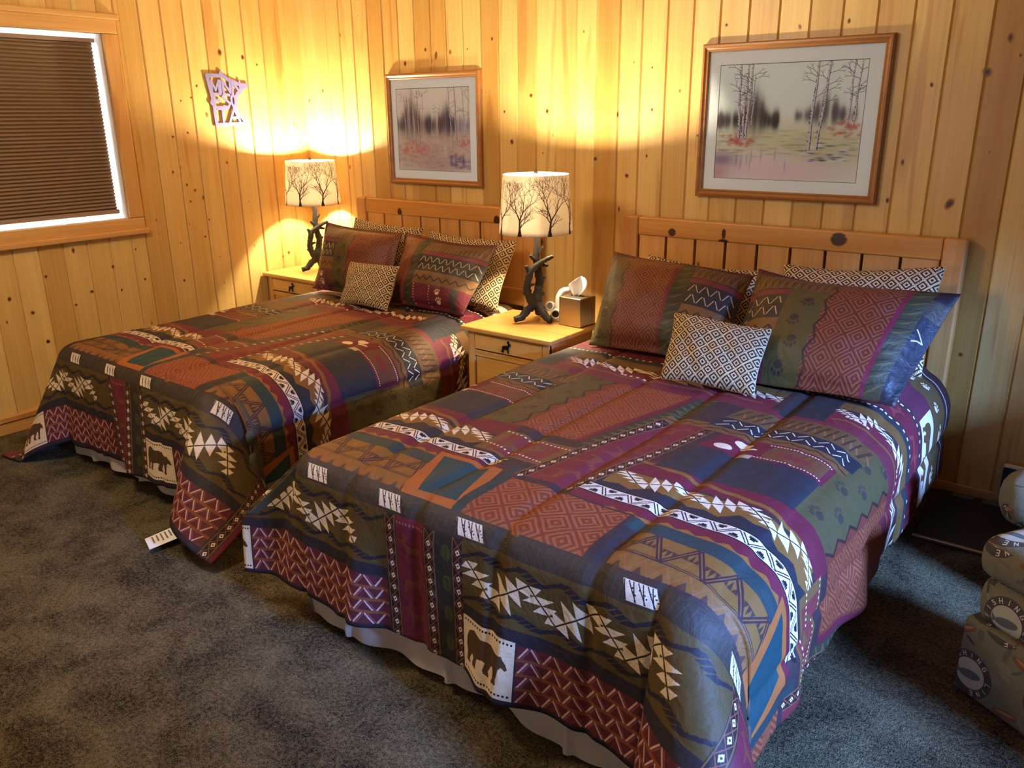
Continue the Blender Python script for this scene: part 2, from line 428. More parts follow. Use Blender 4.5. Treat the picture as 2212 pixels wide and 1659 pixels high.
def comforter_image():
    cv = Canvas(-.6, -.72, 2.1, 2.34, .0011, (60, 42, 46))
    PER = 1.12
    sk_p = [-.19, .04, .31, .45, .63, .93]; sk_v = [.2, .12, .04, .04, .2, .2]
    for k in (-1, 0, 1, 2):
        def W(p, q, k=k):
            s = 0 if q < .23 else float(np.interp(p, sk_p, sk_v))*(min(q, 1.2)-.23)
            return (p+s+k*PER, q)
        Q = lambda *a: quad(cv, *a, W)
        # ---- top, foot rows
        Q(-.21, -.03, .94, 2.4, (62, 44, 48))
        Q(-.21, .45, .48, .56, BURG)
        cv.line([W(-.21+.05*i, .535-.008*i+(.006 if i % 2 else 0)) for i in range(14)], .018, GOLD)
        Q(-.21, .31, .48, .40, NAVY)
        cv.poly([W(-.21, .385)]+[W(-.2+.045*i, .352+(.016 if i % 2 else 0)+(.012 if (i//3) % 2 else -.012)) for i in range(16)]+[W(.48, .42), W(-.21, .45)], GOLD)
        stars(cv, chain(-.20, .47, .415, .028, .2), W, .036, 4)
        Q(-.21, .212, .64, .264, BURG)
        tooth(cv, -.215, .264, .61, .312, W)
        Q(-.14, .145, .44, .214, (40, 60, 64))
        cv.poly([W(-.1, .206)]+[W(-.1+.027*i, .206+(.02 if i % 2 else .004)) for i in range(20)]+[W(.43, .206)], (150, 94, 40))
        Q(-.02, -.02, .07, .15, (50, 40, 46)); goldband(cv, .05, -.015, .49, .148, W)
        Q(-.23, -.03, .0, .214, (58, 42, 48))
        Q(-.23, -.03, -.012, .206, RUST)
        cv.poly([W(.42, .242), W(.66, .242), W(.72, -.02), (W(.50, -.02))], ORNG)
        cv.poly([W(.452, .218), W(.628, .218), W(.684, .012), W(.548, .004)], TEAL)
        cv.poly([W(.66, .30), W(.70, .29), W(.735, -.02), W(.69, -.02)], (38, 58, 62))
        Q(.70, .214, .93, .26, (56, 42, 50))
        cv.poly([W(.718, .215), W(.94, .212), W(.94, -.03), W(.722, -.02)], RUST)
        for pl in ([(.718, .215), (.94, .212), (.94, -.03), (.722, -.02)], [(-.23, .206), (-.012, .206), (-.012, -.03), (-.23, -.03)]):
            cv.fn([W(*p) for p in pl], lattice(.115, .045))
        # ---- elk patch
        Q(.47, .33, .70, .50, (118, 84, 46)); Q(.50, .345, .675, .485, (124, 50, 52))
        shape(cv, ELK, .52, .36, .12, .09, (112, 78, 48), W)
        dots(cv, [(.47, .385), (.70, .35)], 16, .0035, CREAM, W); dots(cv, [(.47, .49), (.70, .475)], 16, .0035, CREAM, W)
        # ---- long bands up the bed
        Q(.28, .55, .48, 1.21, (88, 78, 44))
        for i in range(6): paw(cv, .35+(.05 if i % 2 else 0), .62+.105*i, .02, (66, 56, 46), W, PI/2)
        cv.poly([W(.44+(.022 if i % 2 else 0), .555+.054*i) for i in range(13)]+[W(.655, 1.2), W(.655, .555)], RUST)
        cv.line([W(.44+(.022 if i % 2 else 0), .555+.054*i) for i in range(13)], .009, (56, 34, 30))
        cv.fn([W(.47, .56), W(.635, .56), W(.64, 1.195), W(.47, 1.195)], lattice(.105, .045))
        Q(.645, .555, .668, 1.21, BURG)
        Q(.672, .53, .752, 1.21, (58, 58, 40))
        for i in range(16): cv.line([W(.678, .55+.041*i), W(.745, .575+.041*i), W(.69, .59+.041*i)], .006, (96, 92, 52))
        diamonds(cv, .722, .243, .722, .90, W, 15, .038); Q(.742, .243, .868, .90, (116, 38, 50))
        for i in range(5): shape(cv, ELK, .765, .265+.128*i, .085, .095, (128, 62, 48), W, flip=i % 2 == 1, vert=True)
        diamonds(cv, .888, .25, .888, .88, W, 15, .036)
        Q(.70, .90, .94, .95, (124, 86, 46)); cv.line([W(x, y) for x, y in zz(.70, .94, .925, .008, .03)], .006, (60, 42, 36))
        # ---- blocks at tile start
        Q(-.175, .53, .29, .79, (45, 46, 56))
        Q(-.18, .745, .30, .885, BURG)
        Q(.05, .765, .27, .865, (112, 70, 44)); cv.ell(*W(.15, .81), .055, .02, (126, 48, 52))
        dots(cv, [(.03, .76), (.28, .76)], 20, .0032, CREAM, W); dots(cv, [(.03, .872), (.28, .872)], 20, .0032, CREAM, W)
        for a, b in ((-.105, .785), (-.06, .845)): cv.ell(*W(a, b), .03, .022, CREAM)
        cv.ell(*W(-.02, .815), .028, .007, CREAM)
        Q(-.02, .735, .03, .765, (190, 176, 160))
        Q(-.26, .885, .32, .94, (120, 82, 44)); cv.line([W(x, y) for x, y in zz(-.26, .32, .912, .009, .05)], .008, (62, 42, 34))
        Q(-.27, .935, .33, 1.03, NAVY)
        vav(cv, -.25, .31, .962, .014, W); vav(cv, -.25, .31, 1.004, .014, W)
        Q(-.27, 1.03, .33, 1.16, (106, 76, 44))
        for i in range(15):
            a = -.26+.04*i; cv.line([W(a, 1.05), W(a+.02, 1.14)], .005, (66, 46, 38)); cv.line([W(a+.006, 1.05), W(a+.026, 1.14)], .004, (66, 46, 38)); cv.line([W(a+.02, 1.10), W(a+.04, 1.06)], .007, (140, 96, 56))
        Q(-.27, 1.16, .94, 1.215, (112, 42, 56))
        Q(-.17, 1.19, .08, 1.40, (45, 46, 54))
        Q(.06, 1.20, .94, 1.32, (112, 38, 54)); cv.line([W(.08+.06*i, 1.24+(.012 if i % 2 else 0)) for i in range(14)], .014, (126, 84, 48))
        dots(cv, [(.12, 1.29), (.25, 1.275)], 6, .006, CREAM, W); dots(cv, [(.42, 1.27), (.52, 1.26)], 6, .006, CREAM, W)
        Q(.06, 1.36, .94, 1.43, (112, 82, 42))
        stars(cv, chain(.07, .92, 1.325, .028, .2), W, .036, 4)
        Q(-.21, 1.43, .94, 1.47, (44, 50, 58)); dots(cv, [(-.21, 1.475), (.94, 1.475)], 36, .006, CREAM, W)
        Q(-.21, 1.49, .94, 1.62, BURG); dots(cv, [(-.21, 1.64), (.94, 1.64)], 36, .006, CREAM, W)
        for i in range(6): shape(cv, ELK, -.16+.18*i, 1.505, .12, .09, (136, 60, 60), W)
        Q(-.21, 1.66, .94, 1.86, (92, 38, 62))
        for a in (.38, -.18):
            Q(a, 1.68, a+.22, 1.85, (228, 220, 206)); shape(cv, BEAR, a+.03, 1.70, .16, .13, (96, 68, 44), W)
        Q(-.21, 1.86, .94, 2.02, (92, 74, 44))
        for i in range(12): paw(cv, -.14+.09*i, 1.92+(.03 if i % 2 else 0), .017, CREAM, W, .5)
        Q(-.21, 2.02, .94, 2.4, (54, 34, 40)); cv.line([W(-.2, 2.05), W(.94, 2.07)], .01, (190, 180, 176))
        # ---- foot fold band with hatched badges
        Q(-.20, -.085, .92, -.022, (58, 48, 42))
        for i in range(55): cv.line([W(-.19+.02*i, -.08), W(-.185+.02*i, -.03)], .002, (72, 64, 50))
        for a in (.11, .425, .72):
            cv.poly([W(a, -.034), W(a+.085, -.034), W(a+.108, -.078), W(a+.022, -.078)], (230, 222, 206))
            for j in range(8):
                t = .012*j; cv.line([W(a+.004+t, -.036), W(a+.022+t+(.012 if j % 2 else -.002), -.076)], .0026, BLK)
            for j in range(3):
                for g in range(4): cv.ell(*W(a+.03+.028*j+.006*g, -.05-.007*(g % 3)), .0022, .0022, BLK, n=6)
        # ---- foot drop
        Q(-.36, -.72, .80, -.085, (52, 40, 44))
        Q(-.36, -.275, .475, -.085, (90, 72, 34))
        for y, a in ((-.118, .014), (-.245, .012)):
            pts = zz(-.36, .47, y, a, .062)
            for (ax, ay), (bx, by) in zip(pts, pts[1:]):
                for j in range(4):
                    t = (j+.5)/4; x, q = ax+(bx-ax)*t, ay+(by-ay)*t
                    cv.poly([W(x-.021, q-.007), W(x+.004, q+.008), W(x+.021, q+.004), W(x-.004, q-.008)], (40, 32, 44))
        stars(cv, chain(-.345, .47, -.182, .042, .205), W, .039, 4)
        Q(-.36, -.31, .475, -.272, (44, 38, 48))
        cv.poly([W(-.36, -.305), W(-.165, -.305), W(-.165, -.475), W(-.36, -.475)], (236, 220, 190))
        shape(cv, BEAR, -.345, -.44, .158, .125, (84, 60, 36), W)
        dots(cv, [(-.355, -.317), (-.17, -.317)], 17, .0028, BLK, W); dots(cv, [(-.355, -.463), (-.17, -.463)], 17, .0028, BLK, W)
        Q(-.16, -.475, .465, -.31, (96, 36, 44))
        for j in range(4):
            y = -.33-.042*j
            vav(cv, -.155, .46, y, .0165, W, (216, 180, 168), .0052, .032); vav(cv, -.147, .455, y, .0165, W, (150, 84, 84), .003, .032)
            if j < 3: Q(-.16, y-.026, .465, y-.016, (138, 76, 46))
        Q(-.16, -.72, .465, -.475, (46, 34, 44)); Q(-.36, -.72, -.16, -.475, (46, 34, 44))
        Q(.47, -.72, .78, -.085, (48, 42, 34))
        Q(.515, -.72, .622, -.085, (112, 34, 56)); dots(cv, [(.515, -.105), (.622, -.105)], 9, .003, (160, 110, 80), W)
        for i in range(5): shape(cv, ELK, .53, -.22-.11*i, .08, .075, (118, 62, 44), W, flip=i % 2 == 0)
        for i in range(6): cv.ell(*W(.705, -.14-.095*i), .016, .026, (72, 74, 34)); cv.line([W(.705, -.17-.095*i), W(.705, -.115-.095*i)], .003, (50, 50, 28))
        for c in (.492, .645, .745): diamonds(cv, c, -.72, c, -.09, W, 16, .036)
    cv.a *= np.array((.88, .84, .80), np.float32)
    cv.mul_noise(.14)
    return cv

def sham_image(name, seq):
    """seq: list of (kind, fraction) across; canvas in metres .70 x .5"""
    WD, HT = .72, .5
    cv = Canvas(0, 0, WD, HT, .0011, (60, 42, 44)); I = lambda a, b: (a, b)
    x = 0
    for kind, fr in seq:
        w = WD*fr; a, b = x, x+w; x = b
        if kind == 'olive':
            quad(cv, a, 0, b, HT, (92, 82, 38), I)
            for i in range(4): paw(cv, (a+b)/2+(.012 if i % 2 else -.012), .06+.09*i, .019, (62, 46, 40), I, PI)
        elif kind == 'rust':
            quad(cv, a, 0, b, HT, (104, 46, 32), I)
            cv.fn([(a, 0), (b, 0), (b, HT), (a, HT)], lattice(.1, .04))
            e = [(a+(.02 if i % 2 else -.004)+.012*i*0, HT*i/9) for i in range(10)]
            cv.line(e, .009, (66, 40, 28))
        elif kind == 'burg': quad(cv, a, 0, b, HT, (126, 32, 62), I)
        elif kind == 'leaf':
            quad(cv, a, 0, b, HT, (66, 66, 44), I)
            for i in range(11):
                y = .02+.045*i
                cv.poly([(a, y), (a+w*.5, y+.008), (b, y+.04), (a+w*.5, y+.02)], (98, 96, 58)); cv.line([(a, y+.02), (b, y+.045)], .004, (44, 40, 36))
        elif kind == 'navy':
            quad(cv, a, 0, b, HT, (32, 30, 44), I); quad(cv, a, .2, b, .34, (26, 28, 48), I); cv.line([(a+.01, .3), (a+.04, .27), (a+.01, .25)], .005, CREAM); quad(cv, a, .36, b, .44, (72, 62, 50), I)
        elif kind == 'vava':
            quad(cv, a, 0, b, HT, (60, 48, 44), I)
            quad(cv, a, .0, b, .15, (120, 38, 58), I)
            quad(cv, a+w*.72, 0, a+w*.84, .15, (70, 60, 56), I)
            for t in (.04, .34): dots(cv, [(a+w*t, .01), (a+w*t, .15)], 8, .0035, CREAM, I)
            paw(cv, a+w*.54, .05, .018, CREAM, I, .3); paw(cv, a+w*.5, .105, .016, CREAM, I, .3)
            quad(cv, a, .15, b, .235, (134, 98, 54), I); cv.line(zz(a, b, .19, .014, .03), .008, (60, 44, 36))
            quad(cv, a, .235, b, .352, (50, 50, 54), I)
            vav(cv, a+.012, b, .268, .018, I, (232, 204, 160), .0042, .027); vav(cv, a+.012, b, .32, .018, I, (232, 204, 160), .0042, .027)
            quad(cv, a, .352, b, .378, (128, 48, 68), I)
    # running strip near the top seam
    x = 0
    for kind, fr in seq:
        w = WD*fr
        if kind in ('vava', 'olive'):
            quad(cv, x, .385, x+w, .475, (112, 80, 44), I)
            for i in range(int(w/.03)):
                a = x+.03*i; cv.line([(a, .39), (a+.015, .47)], .005, (74, 52, 38)); cv.line([(a+.015, .47), (a+.03, .40)], .005, (74, 52, 38)); cv.line([(a+.008, .39), (a+.023, .46)], .004, (150, 110, 62))
            quad(cv, x, .475, x+w, .5, (96, 36, 56), I)
        x += w
    cv.a *= np.array((.80, .76, .72), np.float32)
    cv.mul_noise(.14, 5)
    return cv.image(name)

def geo_image():
    """tan cloth with dark nested diamonds; tile of 4x4 cells"""
    n = 384; cell = n/4
    y, x = np.mgrid[0:n, 0:n]+.5
    def dia(cx, cy):
        u = np.abs(((x/cell-cx+.5) % 1)-.5); v = np.abs(((y/cell-cy+.5) % 1)-.5)
        return u+v
    d1 = dia(0, 0); d = np.minimum(d1, 1-d1)
    k = ((d > .25) & (d < .40)) | (d < .12)
    k |= (d >= .43) & (np.floor((x+y)/cell*10) % 2 == 0) & (np.floor((x-y)/cell*10) % 3 == 0)
    cv = Canvas(0, 0, n, n, 1, (198, 174, 132))
    cv.a[k] = np.array((54, 40, 30), np.float32)/255
    cv.mul_noise(.16, 9)
    return cv.image('geometric_weave')

def blob(a, cx, cy, rx, ry, col, op):
    H, Wd = a.shape[:2]
    x0, x1 = max(0, int(cx-3*rx)), min(Wd, int(cx+3*rx)+1); y0, y1 = max(0, int(cy-3*ry)), min(H, int(cy+3*ry)+1)
    if x0 >= x1 or y0 >= y1: return
    Y, X = np.mgrid[y0:y1, x0:x1]
    k = (np.exp(-(((X-cx)/rx)**2+((Y-cy)/ry)**2))*op)[..., None]
    a[y0:y1, x0:x1] = a[y0:y1, x0:x1]*(1-k)+np.array(col, np.float32)/255*k

def art_image(name, which):
    r = random.Random(5 if which else 11)
    Wd, H = (660, 510) if which else (600, 490)
    cv = Canvas(0, 0, Wd, H, 1, (232, 234, 226) if which else (228, 220, 208)); a = cv.a
    def B(x, y, rx, ry, c, o): blob(a, x*Wd, y*H, rx*Wd, ry*H, c, o)
    if which:
        B(.3, .8, .5, .35, (222, 232, 226), .6); B(.55, .35, .7, .16, (212, 206, 168), .9); B(.75, .22, .4, .14, (200, 194, 156), .8)
        B(.25, .12, .5, .13, (228, 206, 208), .95); B(.55, .06, .4, .1, (226, 198, 200), .9); B(.05, .17, .1, .06, (140, 122, 150), .9); B(.02, .05, .1, .08, (196, 148, 156), .8)
        for i in range(46):
            x = .0+.44*r.random(); h = .10+.20*math.exp(-((x-.27)/.07)**2)+.05*r.random()
            B(x, .47+h*.35, .014, h*.42, (62, 58, 60) if r.random() > .4 else (84, 74, 76), .75)
        for i in range(40):
            x = .56+.40*r.random(); h = .08+.15*math.exp(-((x-.76)/.06)**2)+.05*r.random()
            B(x, .52+h*.35, .014, h*.42, (96, 90, 96), .55)
        for i in range(130): B(r.random(), .20+.24*r.random(), .035, .006, r.choice([(160, 152, 112), (196, 188, 146), (150, 146, 118), (186, 160, 140)]), .5)
        for cx, cy in ((.17, .34), (.93, .45)):
            for i in range(40): B(cx+r.gauss(0, .055), cy+r.gauss(0, .03), .014, .012, r.choice([(206, 104, 100), (196, 128, 124), (178, 90, 88)]), .6)
        for i in range(46): B(.62+.3*r.random(), .17+.16*r.random(), .025, .006, r.choice([(222, 226, 228), (88, 88, 102), (208, 208, 214)]), .8)
        for i in range(10): B(.16+.014*i*r.random()*3, .12+.1*r.random(), .006, .05, (150, 130, 164), .5)
        trunks = [(.165, .36, .150, 1, .022), (.19, .36, .208, 1, .022), (.215, .37, .24, 1, .022), (.66, .26, .685, 1, .027), (.715, .27, .765, 1, .025), (.905, .5, .915, 1, .015), (.94, .48, .958, 1, .016), (.255, .48, .26, .9, .010)]
    else:
        B(.5, .5, .7, .12, (150, 132, 130), .5); B(.5, .2, .8, .3, (186, 160, 148), .8); B(.62, .25, .07, .22, (200, 178, 170), .9); B(.55, .08, .2, .12, (188, 160, 164), .9)
        for i in range(90):
            x = r.random(); h = .14+.24*math.exp(-((x-.2)/.1)**2)+.16*math.exp(-((x-.68)/.05)**2)+.06*r.random()
            B(x, .49+h*.4, .012, h*.45, r.choice([(104, 80, 84), (86, 74, 90), (120, 96, 100), (72, 66, 84)]) if x < .8 else (150, 136, 156), .7)
        for i in range(240): B(r.random(), .02+.42*r.random(), .02, .010, r.choice([(196, 132, 124), (178, 150, 138), (160, 126, 130), (208, 164, 152), (170, 140, 110)]), .45)
        for i in range(60): B(.22+r.gauss(0, .1), .26+r.gauss(0, .045), .02, .015, (206, 120, 112), .5)
        for i in range(20): B(.93+r.gauss(0, .05), .33+r.gauss(0, .03), .02, .015, (200, 118, 116), .5)
        for i in range(40): B(.72+.28*r.random(), .04+.16*r.random(), .03, .012, r.choice([(140, 120, 158), (170, 148, 176), (112, 96, 140)]), .6)
        B(.66, .28, .025, .1, (212, 190, 184), .8)
        for t in (.74, .80, .90): B(t, .13, .012, .07, (96, 80, 120), .6)
        trunks = [(.13, .38, .105, .92, .013), (.165, .36, .14, .9, .014), (.26, .30, .215, .98, .018), (.31, .29, .29, .96, .016), (.37, .45, .37, .95, .008), (.765, .30, .715, 1, .018), (.82, .30, .80, .99, .019), (.94, .42, .90, .98, .011), (.97, .44, .98, .96, .010), (.60, .48, .60, .8, .006)]
    for x0, y0, x1, y1, w in trunks:
        for i in range(60):
            t = i/59; x = x0+(x1-x0)*t+.003*math.sin(t*9+x0*40); y = y0+(y1-y0)*t; ww = w*(1-.45*t)
            cv.poly([((x-ww/2)*Wd, y*H), ((x+ww/2)*Wd, y*H), ((x+ww/2)*Wd, (y+(y1-y0)/58)*H), ((x-ww/2)*Wd, (y+(y1-y0)/58)*H)], (206, 198, 200) if which else (196, 180, 174))
            cv.poly([((x+ww*.22)*Wd, y*H), ((x+ww/2)*Wd, y*H), ((x+ww/2)*Wd, (y+(y1-y0)/58)*H), ((x+ww*.22)*Wd, (y+(y1-y0)/58)*H)], (128, 116, 128) if which else (120, 100, 106))
            if r.random() < (.55 if which else .25):
                d = r.choice((-1, 1)); cv.poly([((x+d*ww*.5)*Wd, y*H), ((x+d*ww*.05)*Wd, (y+.004)*H), ((x+d*ww*.5)*Wd, (y+.014)*H)], (70, 62, 74))
        def twig(x, y, an, l, dpt):
            if dpt == 0: return
            X, Y = x+l*math.cos(an), y+l*math.sin(an); cv.line([(x*Wd, y*H), (X*Wd, Y*H)], .9+.6*dpt*(.7 if which else .35), (104, 92, 100) if which else (128, 108, 110))
            for d in (-.5, .45): twig(X, Y, an+d*r.uniform(.6, 1.3), l*.66, dpt-1)
        for i in range(5 if which else 3):
            t = r.uniform(.4, .95); twig(x0+(x1-x0)*t, y0+(y1-y0)*t, r.choice((.6, 2.5))+r.uniform(-.3, .3), .05, 3)
    cv.line([(1, 1), (Wd-1, 1), (Wd-1, H-1), (1, H-1), (1, 1)], 3, (96, 92, 96))
    cv.a *= np.array((.97, 1.03, 1.12), np.float32)
    cv.mul_noise(.05)
    return cv.image(name)

def shade_image():
    cv = Canvas(0, 0, 1500, 430, 1, (236, 226, 208))
    r = random.Random(21); col = (64, 48, 34)
    def grow(x, y, an, l, w, d):
        px, py = x, y; segs = 5; wob = r.uniform(-.14, .14)
        for q in range(segs):
            an += wob*.5+r.uniform(-.10, .10); nx, ny = px+l/segs*math.cos(an), py+l/segs*math.sin(an)
            cv.line([(px, py), (nx, ny)], max(w*(1-.35*q/segs), 1.7), col); px, py = nx, ny
            if d > 1 and q in (1, 3) and r.random() < .55: grow(px, py, an+r.choice((-.6, .6)), l*r.uniform(.4, .6), w*.45, d-3)
        if d <= 0 or py > 440: return
        sp = r.uniform(.28, .5)
        for dd in (-sp, sp*r.uniform(.8, 1.1)):
            a2 = (an+dd)*.82+PI/2*.18
            grow(px, py, a2, l*r.uniform(.74, .95), w*.64, d-1)
    for i in range(8):
        x = 80+187*i+r.uniform(-16, 16)
        cv.poly([(x-15, 0), (x+15, 0), (x+8, 44), (x-8, 44)], col)
        grow(x, 24, PI/2+r.uniform(-.14, .14), 88, 16, 6)
    cv.mul_noise(.06)
    return cv.image('bare_trees_print')

def stamp_image():
    cv = Canvas(0, 0, 900, 900, 1, (106, 100, 76)); r = random.Random(3); I = lambda a, b: (a, b)
    for i in range(60): cv.ell(r.random()*900, r.random()*900, r.uniform(20, 60), r.uniform(10, 26), r.choice([(98, 90, 68), (114, 108, 86), (90, 84, 64)]), r.random()*3)
    GL = {'F': [(0,0,0,1),(0,1,.6,1),(0,.5,.5,.5)], 'I': [(.3,0,.3,1)], 'S': [(.6,.9,.1,.9),(.1,.9,.1,.5),(.1,.5,.6,.5),(.6,.5,.6,.05),(.6,.05,0,.05)], 'H': [(0,0,0,1),(.6,0,.6,1),(0,.5,.6,.5)], 'N': [(0,0,0,1),(0,1,.6,0),(.6,0,.6,1)], 'G': [(.6,.9,0,.9),(0,.9,0,0),(0,0,.6,0),(.6,0,.6,.45),(.6,.45,.3,.45)], 'L': [(0,1,0,0),(0,0,.6,0)], 'E': [(0,0,0,1),(0,1,.6,1),(0,.5,.5,.5),(0,0,.6,0)]}
    def ring(cx, cy, R):
        cv.ell(cx, cy, R, R, (70, 62, 54), n=40); cv.ell(cx, cy, R*.66, R*.66, (166, 158, 132), n=40)
        cv.ell(cx, cy-R*.05, R*.5, R*.2, (88, 90, 84), .2); cv.poly([(cx-R*.42, cy-R*.1), (cx-R*.64, cy+R*.12), (cx-R*.6, cy-R*.3)], (88, 90, 84))
        for j, ch in enumerate('FISHING LINE'):
            if ch == ' ': continue
            an = PI*1.05-j*.42; bx, by = cx+R*.83*math.cos(an), cy+R*.83*math.sin(an); t = an-PI/2
            for (a, b, c, d) in GL[ch]:
                f = lambda u, v: (bx+((u-.3)*math.cos(t)-(v-.5)*math.sin(t))*R*.2, by+((u-.3)*math.sin(t)+(v-.5)*math.cos(t))*R*.2)
                cv.line([f(a, b), f(c, d)], R*.032, (196, 188, 160))
    for cx, cy, R in ((190, 220, 140), (660, 300, 150), (330, 640, 140), (780, 740, 130)): ring(cx, cy, R)
    for x, y, an in ((430, 120, .2), (480, 460, -.3), (110, 470, .5), (560, 800, .1), (130, 820, -.2), (860, 520, .3)):
        cv.ell(x, y, 78, 26, (112, 74, 50), an); cv.ell(x+6, y+8, 56, 9, (150, 112, 70), an); cv.ell(x-30, y-60, 40, 9, (74, 82, 66), an+1); cv.ell(x+50, y-50, 34, 8, (60, 56, 60), an-1)
    cv.mul_noise(.12)
    return cv.image('fishing_stamp_print')

# ------------------------------------------------------------------ materials in use
M = {}
M['wall'] = wood('pine_boards', (222, 190, 118), (212, 170, 94), (178, 122, 56), 'Z', True, kdens=.13)
M['trimZ'] = wood('pine_trim_upright', (216, 172, 106), (198, 146, 82), (170, 110, 54), 'Z')
M['trimY'] = wood('pine_trim_long', (216, 172, 106), (198, 146, 82), (170, 110, 54), 'Y')
M['trimX'] = wood('pine_trim_wide', (210, 166, 104), (192, 140, 80), (166, 106, 52), 'X')
M['bedX'] = wood('honey_pine_rail', (206, 152, 78), (190, 126, 56), (168, 104, 44), 'X', kdens=.05)
M['bedZ'] = wood('honey_pine_post', (208, 158, 92), (192, 132, 70), (170, 104, 48), 'Z', kdens=.1)
M['nsX'] = wood('nightstand_pine', (218, 170, 92), (202, 146, 70), (176, 114, 52), 'X', coat=.3, rough=.3)
M['nsZ'] = wood('nightstand_pine_upright', (214, 168, 98), (196, 144, 76), (174, 114, 56), 'Z', coat=.2)
M['knot'] = knot_mat(); M['knot_pale'] = knot_mat('knot_pale', (112, 66, 30), (140, 88, 42), (176, 124, 66))
M['gap'] = plain('gap', (30, 18, 10), .9)
M['frame'] = wood('oak_frame', (164, 112, 60), (132, 84, 40), (100, 58, 28), 'X', coat=.5, rough=.3)
M['iron'] = plain('black_iron', (26, 24, 24), .45, .6)
M['bark'] = plain('bronze_bark', (27, 19, 14), .7, .0, noise=.45, nscale=60)
M['mat_board'] = plain('mat_board', (228, 240, 255), .8)
M['white'] = plain('white_plastic', (236, 234, 230), .35)
M['grey_foam'] = plain('grey_foam', (120, 112, 100), .8)
M['tissue'] = plain('tissue_paper', (244, 242, 244), .9)
M['rubber'] = plain('black_rubber', (16, 16, 18), .55, noise=.3)
M['steel'] = plain('brushed_nickel', (176, 160, 140), .33, 1.0)
M['mattress'] = plain('mattress_ticking', (196, 190, 182), .8)
M['satin'] = plain('silver_satin', (176, 166, 160), .42, 0, .5, noise=.10, nscale=14, sheen=.2)
M['lining'] = plain('olive_lining', (66, 62, 48), .8)
M['tag'] = plain('tag_cloth', (226, 226, 226), .8)
M['lav'] = plain('lavender_metal', (122, 116, 168), .6, .0, .3)
M['cell'] = plain('pleated_cloth', (142, 116, 88), .85)
M['alu'] = plain('blind_rail', (150, 126, 110), .5, .3)
M['vinyl'] = plain('window_vinyl', (230, 230, 232), .4)
M['navyp'] = plain('navy_panel', (26, 34, 46), .5)
M['slot'] = plain('teal_slot', (74, 98, 106), .6)

def carpet_mat():
    m, nt, b = nmat('carpet')
    tc = N(nt, 'ShaderNodeTexCoord')
    n1 = N(nt, 'ShaderNodeTexNoise', i_Scale=260.0, i_Detail=2.0, i_Roughness=.6); n2 = N(nt, 'ShaderNodeTexNoise', i_Scale=4.5, i_Detail=6.0, i_Roughness=.7, i_Distortion=.4); n3 = N(nt, 'ShaderNodeTexNoise', i_Scale=85.0, i_Detail=3.0, i_Roughness=.7)
    for n in (n1, n2, n3): L(nt, tc.outputs['Object'], n.inputs['Vector'])
    def mr(src, lo, hi, a, c):
        q = N(nt, 'ShaderNodeMapRange'); q.inputs['From Min'].default_value = lo; q.inputs['From Max'].default_value = hi; q.inputs['To Min'].default_value = a; q.inputs['To Max'].default_value = c
        L(nt, src.outputs['Fac'], q.inputs['Value']); return q.outputs[0]
    def add(x, y):
        q = N(nt, 'ShaderNodeMath', operation='ADD'); L(nt, x, q.inputs[0]); L(nt, y, q.inputs[1]); return q.outputs[0]
    t = add(add(mr(n1, .3, .7, 0, .5), mr(n3, .3, .7, 0, .42)), mr(n2, .38, .62, -.12, .16))
    r = N(nt, 'ShaderNodeValToRGB'); e = r.color_ramp.elements
    e[0].position = .18; e[0].color = lin((26, 23, 18)); e[1].position = .82; e[1].color = lin((126, 114, 84))
    q = e.new(.48); q.color = lin((88, 78, 57))
    L(nt, t, r.inputs[0]); L(nt, r.outputs[0], b.inputs['Base Color'])
    b.inputs['Roughness'].default_value = 1; b.inputs['Specular IOR Level'].default_value = .05
    bp = N(nt, 'ShaderNodeBump', i_Strength=.7, i_Distance=.01); L(nt, t, bp.inputs['Height']); L(nt, bp.outputs[0], b.inputs['Normal'])
    return m
M['carpet'] = carpet_mat()

def shade_mat(img):
    m, nt, b = nmat('linen_shade')
    uv = N(nt, 'ShaderNodeUVMap', uv_map='UVMap'); t = N(nt, 'ShaderNodeTexImage'); t.image = img
    L(nt, uv.outputs[0], t.inputs['Vector']); L(nt, t.outputs[0], b.inputs['Base Color']); b.inputs['Roughness'].default_value = .9
    tr = N(nt, 'ShaderNodeBsdfTranslucent'); L(nt, t.outputs[0], tr.inputs['Color'])
    mx = N(nt, 'ShaderNodeMixShader'); mx.inputs[0].default_value = .26
    L(nt, b.outputs[0], mx.inputs[1]); L(nt, tr.outputs[0], mx.inputs[2]); L(nt, mx.outputs[0], nt.nodes['Material Output'].inputs[0])
    return m

def glass_mat():
    m, nt, b = nmat('pane_glass')
    tr = N(nt, 'ShaderNodeBsdfTransparent'); gl = N(nt, 'ShaderNodeBsdfGlossy'); gl.inputs['Roughness'].default_value = .3
    fr = N(nt, 'ShaderNodeFresnel'); fr.inputs[0].default_value = 1.22
    mx = N(nt, 'ShaderNodeMixShader'); L(nt, fr.outputs[0], mx.inputs[0]); L(nt, tr.outputs[0], mx.inputs[1]); L(nt, gl.outputs[0], mx.inputs[2])
    L(nt, mx.outputs[0], nt.nodes['Material Output'].inputs[0]); return m
M['glass'] = glass_mat()

def emit(name, col, s):
    m, nt, b = nmat(name); b.inputs['Base Color'].default_value = (1, 1, 1, 1)
    b.inputs['Emission Color'].default_value = col; b.inputs['Emission Strength'].default_value = s
    return m
WARM = (1.0, .83, .53)
M['bulb'] = emit('bulb_glow', (*WARM, 1), 14)

